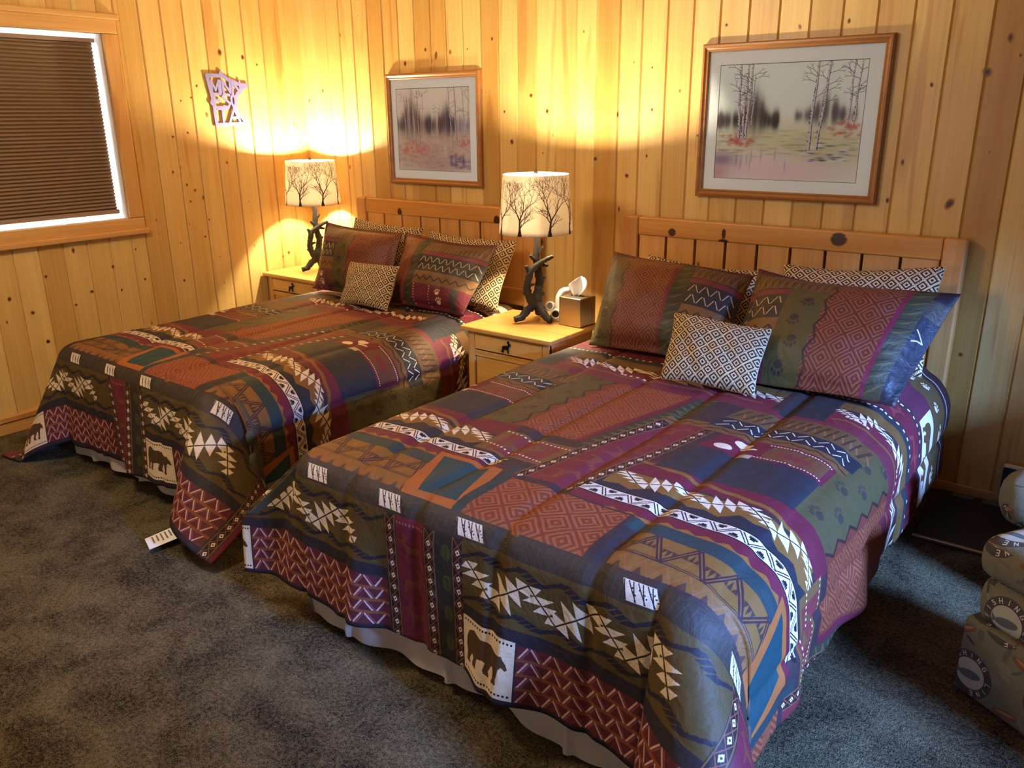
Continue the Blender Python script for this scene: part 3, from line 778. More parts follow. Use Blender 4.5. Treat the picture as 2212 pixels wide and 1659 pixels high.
# ------------------------------------------------------------------ room
RX, RY, RZ = 6.0, -6.3, 2.62
def wall_mesh(name, edges, place, z0, z1, hole=None, knots=(), side=1, seed=1, auto=90, tints={}):
    """vertical tongue-and-groove boards; place(t,d,z)->world, d = distance into the room"""
    bm = bmesh.new(); bid = bm.faces.layers.float.new('bidf'); tnl = bm.faces.layers.float.new('tint'); uvl = bm.loops.layers.uv.new('UVMap'); r = random.Random(seed)
    g, dp = .0062, .0085
    bids = {}
    for i, (a, b) in enumerate(zip(edges, edges[1:])):
        spans = [(z0, z1)]
        if hole and a >= hole[0]-1e-4 and b <= hole[1]+1e-4: spans = [(z0, hole[2]), (hole[3], z1)]
        v = r.random()*37; tv = tints.get(i, min(1, abs(r.gauss(.18, .2))))
        for s0, s1 in spans:
            cols = [(a, -dp if abs(a) > 1e-6 else 0), (a+g, 0), (b-g, 0), (b, -dp if abs(b) > 1e-6 else 0)]
            vv = [(bm.verts.new(place(t, d, s0)), bm.verts.new(place(t, d, s1))) for t, d in cols]
            for p, q in zip(vv, vv[1:]):
                f = bm.faces.new((p[0], q[0], q[1], p[1])); f[bid] = v; f[tnl] = tv
    def knot(t, z, rx, rz, rot=0, mi=1):
        n = 14; c = bm.verts.new(place(t, .0006, z)); cs = [(math.cos(2*PI*k/n), math.sin(2*PI*k/n)) for k in range(n)]
        ca, sa = math.cos(rot), math.sin(rot)
        e = [bm.verts.new(place(t+x*rx*ca-y*rz*sa, .0006, z+x*rx*sa+y*rz*ca)) for x, y in cs]
        for k in range(n):
            f = bm.faces.new((c, e[k], e[(k+1) % n])); f.material_index = mi; f[bid] = 0
            for lp, w in zip(f.loops, ((0, 0), cs[k], cs[(k+1) % n])): lp[uvl].uv = w
    for k in knots: knot(*k)
    for _ in range(auto):
        i = r.randrange(len(edges)-1); a, b = edges[i], edges[i+1]; t = r.uniform(a+.025, b-.025); z = r.uniform(z0+.1, z1-.05)
        if hole and hole[0]-.1 < t < hole[1]+.1 and hole[2]-.15 < z < hole[3]+.15: continue
        s = r.choice((.006, .007, .008, .010, .012, .017)); knot(t, z, s, s*r.uniform(1.0, 1.8), r.uniform(-.5, .5), 1 if r.random() < .35 else 2)
    o = from_bm(name, bm, [M['wall'], M['knot'], M['knot_pale']])
    at = o.data.attributes.new('bid', 'FLOAT', 'FACE'); src = o.data.attributes['bidf']
    vals = np.empty(len(o.data.polygons), np.float32); src.data.foreach_get('value', vals); at.data.foreach_set('value', vals)
    return struct(o)

XE = [0, .13, .26, .385, .51, .64, .77, .90, 1.03, 1.16, 1.28, 1.406, 1.535, 1.661, 1.79, 1.917, 2.046, 2.172, 2.295, 2.427, 2.551, 2.687, 2.819, 2.95, 3.086, 3.223, 3.357, 3.494, 3.633, 3.774, 3.911, 4.055, 4.19, 4.33, 4.46]
while XE[-1] < RX: XE.append(XE[-1]+.132)
KB = [(3.87, 1.70, .012, .016), (4.00, 1.24, .026, .045, -.5), (4.06, 1.74, .03, .03), (4.12, 1.86, .018, .03), (1.99, 1.62, .018, .022), (1.75, 1.46, .02, .026), (1.70, 1.62, .012, .016),
      (2.62, 1.62, .012, .018), (2.60, 1.40, .01, .014), (2.98, 1.98, .012, .014), (3.52, 1.96, .012, .02), (2.45, 1.13, .012, .026), (2.55, .98, .008, .013), (2.55, .90, .008, .013), (2.49, 1.3, .02, .02),
      (1.95, .92, .02, .03), (2.87, 1.50, .01, .012), (4.13, .62, .016, .018), (3.98, .68, .018, .02), (3.95, .52, .02, .026), (3.80, 1.40, .012, .022), (3.76, 1.24, .012, .02), (1.12, 1.97, .016, .02), (1.20, 1.93, .018, .03), (1.62, 2.0, .014, .02), (.95, 1.9, .02, .028), (2.30, 1.38, .02, .02)]
wall_mesh('wall_back', XE, lambda t, d, z: (t, -d, z), 0, RZ, knots=KB, seed=3, auto=70, tints={12: .75, 13: .1, 18: .75, 31: .95, 19: .2, 8: .8, 9: .7, 6: .6, 14: .45, 10: .1, 11: .1, 32: .25, 28: .15})
YE = [0, -.157, -.301, -.441, -.581, -.707, -.84, -.979, -1.112, -1.255, -1.345]
while YE[-1] > -2.42: YE.append(YE[-1]-.129)
HY = YE[-1]
while YE[-1] > RY: YE.append(YE[-1]-.13)
TE = sorted(YE)
KL = [(-.62, 1.98, .026, .034), (-.46, 1.96, .022, .026), (-.85, 1.72, .012, .014), (-.92, 1.70, .010, .012), (-.90, 1.52, .012, .014), (-1.0, 1.5, .014, .013), (-1.03, 1.30, .012, .015), (-.95, 1.22, .010, .014), (-.94, 1.12, .012, .012), (-.83, 1.00, .012, .012), (-.87, .90, .012, .014),
      (-1.48, .80, .014, .016), (-1.62, .68, .02, .016), (-1.45, .66, .012, .014), (-1.85, .80, .016, .014), (-1.95, .62, .018, .02), (-1.72, .62, .013, .013), (-1.3, .70, .013, .013), (-1.9, .45, .02, .02), (-1.33, .88, .01, .012), (-.36, 1.92, .012, .013), (-.25, .72, .018, .022), (-.3, .70, .012, .016)]
wall_mesh('wall_left', TE, lambda t, d, z: (d, t, z), 0, RZ, hole=(HY, -1.345, 1.06, 2.04), knots=KL, seed=12, auto=150, tints={len(TE)-2-k: v for k, v in ((1, .55), (2, .35), (4, .3), (6, .25), (8, .5), (5, .1), (7, .15), (0, .4), (11, .2), (13, .5))})
def plane(name, pts, mat):
    bm = bmesh.new(); bm.faces.new([bm.verts.new(p) for p in pts]); return struct(from_bm(name, bm, mat))
bm = bmesh.new(); nx, ny = 2, 2
plane('floor', [(-.2, RY-.2, 0), (RX+.2, RY-.2, 0), (RX+.2, .02, 0), (-.2, .02, 0)], M['carpet'])
M['plain_pine'] = plain('pine_paint', (186, 146, 96), .6)
plane('ceiling', [(-.2, RY-.2, RZ), (-.2, .02, RZ), (RX+.2, .02, RZ), (RX+.2, RY-.2, RZ)], M['plain_pine'])
bm = bmesh.new()
for x0, x1, z0, z1 in ((0, 1.6, 0, RZ), (3.6, RX, 0, RZ), (1.6, 3.6, 0, .85), (1.6, 3.6, 2.15, RZ)):  # opening left in the unseen wall for the added rear fill
    bm.faces.new([bm.verts.new(p) for p in ((x0, RY, z0), (x0, RY, z1), (x1, RY, z1), (x1, RY, z0))])
struct(from_bm('wall_front', bm, M['plain_pine']))
bm = bmesh.new()
for x0, x1, z0, z1 in ((1.52, 1.6, .77, 2.23), (3.6, 3.68, .77, 2.23), (1.6, 3.6, .77, .85), (1.6, 3.6, 2.15, 2.23), (2.57, 2.63, .85, 2.15)): add_box(bm, x0, x1, RY-.02, RY+.02, z0, z1)
struct(from_bm('rear_fill_frame', bm, M['trimZ']))  # invented frame, added around the opening that lets the fill light in
WY0, WY1, WZ0, WZ1 = -2.8, -1.2, .8, 1.62
bm = bmesh.new()
for y0, y1, z0, z1 in ((RY, WY0, 0, RZ), (WY1, 0, 0, RZ), (WY0, WY1, 0, WZ0), (WY0, WY1, WZ1, RZ)):
    bm.faces.new([bm.verts.new(p) for p in ((RX, y0, z0), (RX, y1, z0), (RX, y1, z1), (RX, y0, z1))])
struct(from_bm('wall_right', bm, M['plain_pine']))
bm = bmesh.new()
for y0, y1, z0, z1 in ((WY0-.08, WY0, WZ0-.08, WZ1+.08), (WY1, WY1+.08, WZ0-.08, WZ1+.08), (WY0, WY1, WZ0-.08, WZ0), (WY0, WY1, WZ1, WZ1+.08), ((WY0+WY1)/2-.025, (WY0+WY1)/2+.025, WZ0, WZ1)):
    add_box(bm, RX-.02, RX+.02, y0, y1, z0, z1)
struct(from_bm('window_2', bm, M['trimZ']))

plane('wall_back_sheathing', [(-.25, .03, -.1), (RX+.2, .03, -.1), (RX+.2, .03, RZ+.1), (-.25, .03, RZ+.1)], M['gap'])
plane('wall_left_sheathing', [(-.012, -1.3, -.1), (-.012, .04, -.1), (-.012, .04, RZ+.1), (-.012, -1.3, RZ+.1)], M['gap'])
# base trims
bm = bmesh.new(); add_box(bm, .0, .016, RY, 0, .0, .068); add_box(bm, 0, .024, RY, 0, .068, .098)
struct(from_bm('baseboard_left', bm, M['trimY'], bevel=.004))
bm = bmesh.new(); add_box(bm, 0.02, 4.40, -.018, 0, .0, .045); add_box(bm, 4.40, RX, -.018, 0, 0, .045)
struct(from_bm('baseboard_back', bm, M['trimX'], bevel=.004))

# left window: casing, jambs, vinyl frame, pane
w = bpy.data.objects.new('window_1', None); w.location = (0, -1.9, 1.5); C.objects.link(w); struct(w, 'pine framed window in the left wall')
def wbox(name, x0, x1, y0, y1, z0, z1, mat, parent=w, bevel=.004):
    bm = bmesh.new(); add_box(bm, x0, x1, y0+1.9, y1+1.9, z0-1.5, z1-1.5); return from_bm(name, bm, mat, parent, bevel=bevel)
cy0, cy1 = HY-.09, -1.26
bm = bmesh.new()
def cprism(bm, ya, yb, za, zb, ins):  # casing board with sloping face towards the opening
    add_box(bm, 0, .022, ya+1.9, yb+1.9, za-1.5, zb-1.5)
cprism(bm, -1.345, cy1, 1.06, 2.04, 0); cprism(bm, cy0, HY, 1.06, 2.04, 0)
from_bm('casing_upright', bm, M['trimZ'], w, bevel=.006)
bm = bmesh.new(); cprism(bm, cy0, cy1, 2.04, 2.115, 0); add_box(bm, 0, .036, cy0-.01+1.9, cy1+.012+1.9, 2.11-1.5, 2.14-1.5)
cprism(bm, cy0, cy1, .995, 1.06, 0); add_box(bm, 0, .038, cy0-.01+1.9, cy1+.012+1.9, .966-1.5, .998-1.5)
from_bm('casing_rail', bm, M['trimY'], w, bevel=.006)
bm = bmesh.new()
for y0, y1, z0, z1 in ((-1.358, -1.345, 1.06, 2.04), (HY, HY+.013, 1.06, 2.04)): add_box(bm, -.13, .0, y0+1.9, y1+1.9, z0-1.5, z1-1.5)
from_bm('jamb', bm, M['vinyl'], w, bevel=.002)
bm = bmesh.new()
for z0, z1 in ((1.05, 1.063), (2.037, 2.05)): add_box(bm, -.13, .0, HY+1.9, -1.345+1.9, z0-1.5, z1-1.5)
from_bm('sill', bm, M['vinyl'], w, bevel=.002)
bm = bmesh.new()
for y0, y1, z0, z1 in ((-1.395, -1.358, 1.06, 2.04), (HY+.013, HY+.05, 1.06, 2.04), (HY+.05, -1.395, 1.06, 1.10), (HY+.05, -1.395, 2.0, 2.04)):
    add_box(bm, -.125, -.095, y0+1.9, y1+1.9, z0-1.5, z1-1.5)
from_bm('sash', bm, M['vinyl'], w, bevel=.003)
bm = bmesh.new(); bm.faces.new([bm.verts.new((-.11, y+1.9, z-1.5)) for y, z in ((HY+.05, 1.10), (-1.395, 1.10), (-1.395, 2.0), (HY+.05, 2.0))])
from_bm('pane', bm, M['glass'], w)

# pleated blind
bl = thing('window_blind', 'brown pleated blind lowered over the window on the left wall', 'blind', (-.045, -1.9, 2.03))
by0, by1 = HY+.02, -1.372
bm = bmesh.new(); add_box(bm, -.018, .012, by0+1.9, by1+.006+1.9, -.036, -.014); from_bm('headrail', bm, M['alu'], bl, bevel=.003)
bm = bmesh.new(); npl = 46; zt, zb = -.034, -.918
prev = None
for i in range(npl*2+1):
    z = zt+(zb-zt)*i/(npl*2); x = .010 if i % 2 else -.006
    cur = [bm.verts.new((x, by0+1.9, z)), bm.verts.new((x, by1-.008+1.9, z))]
    if prev: bm.faces.new((prev[0], prev[1], cur[1], cur[0]))
    prev = cur
prev = None
for i in range(npl*2+1):
    z = zt+(zb-zt)*i/(npl*2); x = -.030 if i % 2 else -.014
    cur = [bm.verts.new((x, by0+1.9, z)), bm.verts.new((x, by1-.008+1.9, z))]
    if prev: bm.faces.new((cur[0], cur[1], prev[1], prev[0]))
    prev = cur
from_bm('pleated_fabric', bm, M['cell'], bl)
bm = bmesh.new(); add_box(bm, -.022, .014, by0+1.9, by1+1.9, -.942, -.918); from_bm('bottom_rail', bm, M['alu'], bl, bevel=.003)

# ------------------------------------------------------------------ headboards and beds
def headboard(bed, x0, x1, yf, knots):
    """yf = front face; children of bed, coordinates relative to bed origin"""
    ox, oy = bed.location.x, bed.location.y
    hb = bpy.data.objects.new('headboard', None); hb.empty_display_size = .05; link(hb, bed)
    zt, zr, t, pw = 1.11, 1.017, .06, .085
    def bx(name, a, b, c, d, e, f, mat, bev=.006): return box(name, a-ox, b-ox, c-oy, d-oy, e, f, mat, hb, bev)
    bx('post', x0, x0+pw, yf, yf+t+.005, 0, zt, M['bedZ'], .01); bx('post', x1-pw, x1, yf, yf+t+.005, 0, zt, M['bedZ'], .01)
    rail_m = wood('honey_pine_rail', (206, 152, 78), (190, 126, 56), (168, 104, 44), 'X', knot=(58, 26, 12), spots=[(x-ox, 0, z, a*1.5, b_*1.5) for x, z, a, b_ in knots])
    box('top_rail', x0+pw-ox, x1-pw-ox, yf+.006-oy, yf+t-oy, zr, zt-.002, rail_m, hb, .008)
    bx('lower_rail', x0+pw, x1-pw, yf+.006, yf+t, .56, .66, M['bedX'])
    n = int(round((x1-x0-2*pw)/.156)); s = (x1-x0-2*pw)/n
    for i in range(n):
        a = x0+pw+s*i
        bx('slat', a+.0065, a+s-.0065, yf+.014, yf+.040, .64, zr+.01, M['bedZ'], .002)
    return hb

def bed(label, ox, oy, hx0, hx1, hy, mx0, mx1, my0, my1, mz, knots):
    b = thing('bed', label, 'bed', ((mx0+mx1)/2, (my0+my1)/2, 0))
    ox, oy = b.location.x, b.location.y
    headboard(b, hx0, hx1, hy, knots)
    box('mattress', mx0-ox, mx1-.06-ox, my0-oy, my1-oy, .345, mz, M['mattress'], b, .085)
    box('box_spring', mx0+.01-ox, mx1-.01-ox, my0+.01-oy, my1-oy, .17, .345, M['mattress'], b, .02)
    for sx in (mx0+.12, mx1-.16):
        for sy in (my0+.15, my1-.2): box('leg', sx-ox, sx+.04-ox, sy-oy, sy+.04-oy, 0, .17, M['iron'], b, .004)
    # gathered skirt: left side, foot, right side
    path = []
    L_ = [(mx0-.012, my1-.05), (mx0-.012, my0-.012), (mx1-.03, my0-.012), (mx1-.03, my1-.05)]
    for (ax, ay), (bx_, by_) in zip(L_, L_[1:]):
        l = math.hypot(bx_-ax, by_-ay); n = int(l/.012); nx_, ny_ = (by_-ay)/l, -(bx_-ax)/l
        for i in range(n): path.append((ax+(bx_-ax)*i/n, ay+(by_-ay)*i/n, -nx_, -ny_, l*i/n))
    r = random.Random(int(ox*100)); ph = [r.uniform(0, 6) for _ in range(4)]
    bm = bmesh.new(); rows = []
    for j in range(9):
        f = j/8; z = .345-(.345-.012)*f; ring = []
        for i, (x, y, nx_, ny_, s) in enumerate(path):
            g = s % .42
            w_ = .010*math.sin(s*17+ph[0])+.008*math.sin(s*31+ph[1])+.006*math.sin(s*7+ph[2])
            pl = -.022*math.exp(-((g-.21)/.012)**2)
            d = f*(.012+w_)+f**.5*pl+.003*math.sin(z*40+s*9)*f
            ring.append(bm.verts.new((x-nx_*-1*d-ox if False else x+nx_*d-ox, y+ny_*d-oy, z+ (.012*math.sin(s*5+ph[3])*f if j == 8 else 0) + (.012 if j == 8 else 0))))
        rows.append(ring)
    for A, B in zip(rows, rows[1:]):
        for i in range(len(A)-1): bm.faces.new((A[i], A[i+1], B[i+1], B[i]))
    sk = from_bm('bed_skirt', bm, M['satin'], b, smooth=True); sk['label'] = 'silvery satin bed skirt with pleats'
    return b

bed1 = bed('full size bed with pine slat headboard beside the left wall', 0, 0, .56, 1.99, -.115, .61, 1.99, -2.11, -.135, .548,
           [(.95, 1.035, .014, .018), (1.72, 1.03, .017, .024)])
bed2 = bed('larger bed with pine slat headboard under the big birch picture', 0, 0, 2.525, 4.099, -.085, 2.665, 4.10, -2.325, -.105, .572,
           [(2.80, 1.045, .015, .014), (3.07, 1.055, .008, .018), (3.07, 1.02, .02, .010), (3.60, 1.072, .026, .022)])

quilt = comforter_image()
M['quilt'] = img_mat('lodge_print_cotton', quilt.image('lodge_print'), .62, .32, .22)

def comforter(name, label, org, z0, pL, pR, qF, pmin, pmax, qmin, qmax, r, rR, corners, seed):
    """cloth laid over the mattress; corners: side -> (fold azimuth, azimuth spread, ridge softness, foot flare)"""
    ox, oy = org; rr = random.Random(seed)
    ph = [rr.uniform(0, 6.28) for _ in range(8)]
    def prof(d, al, r):
        th = PI/2-al; La = r*th
        if d <= La: f = d/r; return r*math.sin(f), r*(1-math.cos(f))
        return r*math.sin(th)+(d-La)*math.sin(al), r*(1-math.cos(th))+(d-La)*math.cos(al)
    a0 = .035
    def petal(A, B):
        psc, dps, sh, fl = B[:4]; n = 200; pts = []
        for i in range(n+1):
            t = i/n; al = a0+(fl-a0)*t+A*(1-math.sqrt((2*t-1)**2+sh*sh)+(math.sqrt(1+sh*sh)-1))
            ps = psc+(t-.5)*dps
            e = max(0, 1-t/.12); ps = ps*(1-e*e)
            e = max(0, 1-(1-t)/.2); ps = ps*(1-e*e)+PI/2*e*e
            pts.append((math.sin(al)*math.cos(ps), math.sin(al)*math.sin(ps), -math.cos(al), al, ps))
        Ls = [0]
        for u, v in zip(pts, pts[1:]): Ls.append(Ls[-1]+math.dist(u[:3], v[:3]))
        return pts, Ls
    def solve(B):
        lo, hi = .02, 1.3
        for _ in range(40):
            m = (lo+hi)/2; pts, Ls = petal(m, B)
            if Ls[-1] < (B[4] if len(B) > 4 else PI/2): lo = m
            else: hi = m
        pts, Ls = petal(lo, B)
        tot = Ls[-1]; return [l/tot for l in Ls], [p[3] for p in pts], [p[4] for p in pts]
    pet = {k: solve(v) for k, v in corners.items()}
    P = np.linspace(pmin, pmax, int((pmax-pmin)/.0105)); Q = np.linspace(qmin, qmax, int((qmax-qmin)/.0105))
    me = bpy.data.meshes.new(name); V = []; UV = []
    floor_z = .016
    for q in Q:
        for p in P:
            a = (pL-p) if p < pL else (p-pR if p > pR else 0.0); sx = -1 if p < pL else 1
            b = max(0.0, qF-q)
            cx = pL if p < pL else (pR if p > pR else p); cq = qF if q < qF else q
            # quilting
            g = ((p-.02) % .285)/.285; dd = min(g, 1-g)*.285
            pf = .013*(1-math.exp(-(dd/.020)**2))-.009
            pf += .0035*math.sin(9*p+ph[0])*math.sin(7*q+ph[1])+.0025*math.sin(21*p+5*q+ph[2])
            if a == 0 and b == 0: v = (cx, cq, z0+pf)
            elif b == 0 or a == 0:
                d = a or b; s = q if b == 0 else p
                near = min(abs(q-qF), 1) if b == 0 else min(abs(p-pL), abs(p-pR))
                fade = 1-math.exp(-(near/.16)**2)
                rip = (.10*math.sin(s*9.5+ph[3])+.06*math.sin(s*23+ph[4]))*fade*min(1, d/.3)
                if b == 0 and q > qmax-.75: rip = min(rip, 0)*.3
                if a == 0:   # foot drop flares towards its corners
                    fl = a0
                    for sd, e in ((-1, p-pL), (1, pR-p)):
                        w_ = max(0, 1-e/.3); fl += (corners[sd][3]-a0)*w_*w_*(3-2*w_)
                    al_ = fl+rip*.9
                else: al_ = a0+rip*.55
                h, dr = prof(d, max(-.02, al_), rR if (b == 0 and sx > 0) else r)
                h += pf if d > .15 else pf*.7
                v = (cx+sx*h, cq, z0-dr+(pf*.4 if d < .1 else 0)) if b == 0 else (cx, cq-h, z0-dr+(pf*.4 if d < .1 else 0))
            else:
                tau = math.atan2(b, a)/(PI/2); d = math.hypot(a, b); ls, al, ps = pet[sx]
                al_ = float(np.interp(tau, ls, al)); ps_ = float(np.interp(tau, ls, ps))
                h, dr = prof(d, al_, r if sx < 0 else rR+(r-rR)*tau)
                w_ = .012*math.sin(tau*9+ph[5])*min(1, d/.4); h += w_
                v = (cx+sx*h*math.cos(ps_), cq-h*math.sin(ps_), z0-dr)
            x, y, z = v
            if z < floor_z:
                e = floor_z-z
                x += (sx if a else 0)*e*.35; y -= (1 if b else 0)*e*.35; z = floor_z+.004*math.sin(e*60)**2
            V.append((ox+x, oy+y, z)); UV.append(((p-quilt.x0)/(quilt.x1-quilt.x0), (q-quilt.y0)/(quilt.y1-quilt.y0)))
    nP, nQ = len(P), len(Q)
    F = [(j*nP+i, j*nP+i+1, (j+1)*nP+i+1, (j+1)*nP+i) for j in range(nQ-1) for i in range(nP-1)]
    me.from_pydata(V, [], F)
    uv = me.uv_layers.new(name='UVMap'); idx = np.empty(len(me.loops), np.int32); me.loops.foreach_get('vertex_index', idx)
    uv.data.foreach_set('uv', np.array(UV, np.float32)[idx].ravel())
    me.materials.append(M['quilt']); me.materials.append(M['lining'])
    me.polygons.foreach_set('use_smooth', [True]*len(me.polygons))
    o = bpy.data.objects.new(name, me); C.objects.link(o)
    s = o.modifiers.new('s', 'SOLIDIFY'); s.thickness = .012; s.offset = -1; s.material_offset = 1; s.material_offset_rim = 0
    tag(o, label, 'comforter', 'lodge print comforters')
    return o

com1 = comforter('comforter', 'dark patchwork bear print comforter on the bed beside the left wall', (.64, -2.08), .583, .03, 1.14, .03, -.60, 1.66, -.50, 1.90, .09, .21, {-1: (.80, 1.4, .4, .04, 1.0), 1: (.72, 2.3, .5, .12)}, 4)
com2 = comforter('comforter', 'dark patchwork bear print comforter on the larger bed in front', (2.62, -2.30), .607, .10, 1.33, .03, -.20, 1.90, -.49, 2.13, .09, .19, {-1: (.35, .2, .12, .035), 1: (.8, 1.75, .5, .12)}, 9)

# ------------------------------------------------------------------ pillows
geo = geo_image()
M['geo'] = img_mat('geometric_woven_cotton', geo, .85, .2, .1)
def pillow(name, label, cat, TL, TR, BR, BL, T, mat, group, tile=None, flange=0, seed=1, sag=.0):
    r = random.Random(seed); ph = [r.uniform(0, 6.28) for _ in range(6)]
    TL, TR, BR, BL = map(Vector, (TL, TR, BR, BL))
    cen = (TL+TR+BR+BL)/4; nrm = ((TR-TL)+(BR-BL)).cross((TL-BL)+(TR-BR)).normalized()
    wd = ((TR-TL).length+(BR-BL).length)/2; ht = ((TL-BL).length+(TR-BR).length)/2
    n, m = 40, 30
    bm = bmesh.new(); uvl = bm.loops.layers.uv.new('UVMap'); sides = []
    for sg in (1, -1):
        g = []
        for j in range(m+1):
            row = []
            for i in range(n+1):
                u, v = -1+2*i/n, -1+2*j/m
                pin = .045 if not flange else .03
                uu = u*(1-pin*(1-v*v)*abs(u)**2); vv = v*(1-pin*1.4*(1-u*u)*abs(v)**2)
                if v > 0: vv -= sag*(1-u*u)*v
                s, t = (uu+1)/2, (vv+1)/2
                p = (BL*(1-s)+BR*s)*(1-t)+(TL*(1-s)+TR*s)*t
                fu, fv = abs(u)/(1-flange), abs(v)/(1-flange*wd/ht)
                th = 0 if fu >= 1 or fv >= 1 else ((1-fu**2.6)*(1-fv**2.6))**.55
                wr = .004*math.sin(5*u+3*v+ph[0])+.004*math.sin(9*v-4*u+ph[1])+.003*math.sin(14*u+ph[2]*v)
                edge = .003
                off = nrm*sg*(T/2*th+edge+wr*th*.9)+nrm*(.010*math.sin(3.2*u+ph[3])*abs(v)**2 + .008*math.sin(3*v+ph[4])*abs(u)**3)
                row.append(bm.verts.new(p+off-cen))
            g.append(row)
        sides.append(g)
    for g, sg in zip(sides, (1, -1)):
        for j in range(m):
            for i in range(n):
                q = (g[j][i], g[j][i+1], g[j+1][i+1], g[j+1][i]); f = bm.faces.new(q if sg > 0 else q[::-1])
                uv = {q[0]: (i/n, j/m), q[1]: ((i+1)/n, j/m), q[2]: ((i+1)/n, (j+1)/m), q[3]: (i/n, (j+1)/m)}
                for lp in f.loops:
                    a, b = uv[lp.vert]; lp[uvl].uv = (a, b) if tile is None else (a*wd/tile, b*ht/tile)
    A, B = sides
    rim = [(0, i) for i in range(n)]+[(j, n) for j in range(m)]+[(m, i) for i in range(n, 0, -1)]+[(j, 0) for j in range(m, 0, -1)]
    for k in range(len(rim)):
        (j0, i0), (j1, i1) = rim[k], rim[(k+1) % len(rim)]
        f = bm.faces.new((B[j0][i0], B[j1][i1], A[j1][i1], A[j0][i0]))
        for lp in f.loops: lp[uvl].uv = (.5, .62)
    o = from_bm(name, bm, mat, smooth=True); o.location = cen
    return tag(o, label, cat, group)

def sham_m(nm, seq): return img_mat(nm, sham_image(nm, seq), .52, .4, .25)
s1 = sham_m('sham_print_a', [('vava', .34), ('olive', .18), ('rust', .48)])
s2 = sham_m('sham_print_b', [('rust', .26), ('burg', .02), ('leaf', .09), ('vava', .63)])
s3 = sham_m('sham_print_c', [('olive', .17), ('rust', .37), ('burg', .025), ('leaf', .10), ('vava', .335)])
s4 = sham_m('sham_print_d', [('vava', .25), ('olive', .21), ('rust', .34), ('burg', .025), ('leaf', .09), ('navy', .085)])
G1, G2, G3 = 'patterned shams', 'geometric back pillows', 'small geometric cushions'
pillow('pillow_sham', 'rust and olive sham leaning nearest the left wall, by the corner lamp', 'pillow', (.628, -.42, .985), (1.28, -.42, .965), (1.30, -.61, .598), (.64, -.58, .598), .17, s1, G1, flange=.05, seed=2, sag=.02)
pillow('pillow_sham', 'sham with white zigzag rows and paw prints beside the centre nightstand', 'pillow', (1.31, -.42, .968), (1.975, -.42, .95), (1.90, -.62, .598), (1.30, -.60, .598), .17, s2, G1, flange=.05, seed=3, sag=.035)
pillow('pillow_sham', 'rust diamond sham next to the tissue box side of the larger bed', 'pillow', (2.70, -.46, .995), (3.37, -.44, .95), (3.40, -.80, .625), (2.76, -.77, .625), .19, s3, G1, flange=.05, seed=4, sag=.02)
pillow('pillow_sham', 'sham with paw print stripe and pointed purple corner on the larger bed', 'pillow', (3.41, -.48, .975), (4.165, -.47, .957), (4.08, -.885, .625), (3.44, -.90, .625), .20, s4, G1, flange=.05, seed=5, sag=.03)
pillow('bed_pillow', 'tan diamond pillow behind the rust sham nearest the left wall', 'pillow', (.675, -.235, 1.0), (1.265, -.235, .975), (1.26, -.37, .598), (.69, -.37, .598), .10, M['geo'], G2, tile=.23, seed=6, sag=.03)
pillow('bed_pillow', 'tan diamond pillow whose corner sticks out beside the centre lamp', 'pillow', (1.31, -.235, .965), (1.955, -.235, .952), (1.975, -.44, .598), (1.33, -.40, .598), .11, M['geo'], G2, tile=.23, seed=7, sag=.03)
pillow('bed_pillow', 'tan diamond pillow almost hidden behind the rust diamond sham', 'pillow', (2.765, -.235, .945), (3.34, -.235, .925), (3.37, -.47, .625), (2.80, -.47, .625), .10, M['geo'], G2, tile=.23, seed=8)
pillow('bed_pillow', 'tan diamond pillow standing tall at the right post of the larger headboard', 'pillow', (3.425, -.225, .965), (4.062, -.225, 1.016), (4.075, -.46, .625), (3.45, -.47, .625), .12, M['geo'], G2, tile=.23, seed=9, sag=.02)
pillow('throw_cushion', 'small tan diamond cushion on the bed beside the left wall', 'cushion', (1.07, -.64, .815), (1.46, -.64, .825), (1.465, -.76, .598), (1.09, -.765, .598), .10, M['geo'], G3, tile=.20, seed=10)
pillow('throw_cushion', 'small tan diamond cushion lying in front on the larger bed', 'cushion', (3.225, -.875, .85), (3.617, -.855, .836), (3.642, -1.045, .628), (3.272, -1.06, .628), .11, M['geo'], G3, tile=.20, seed=11)

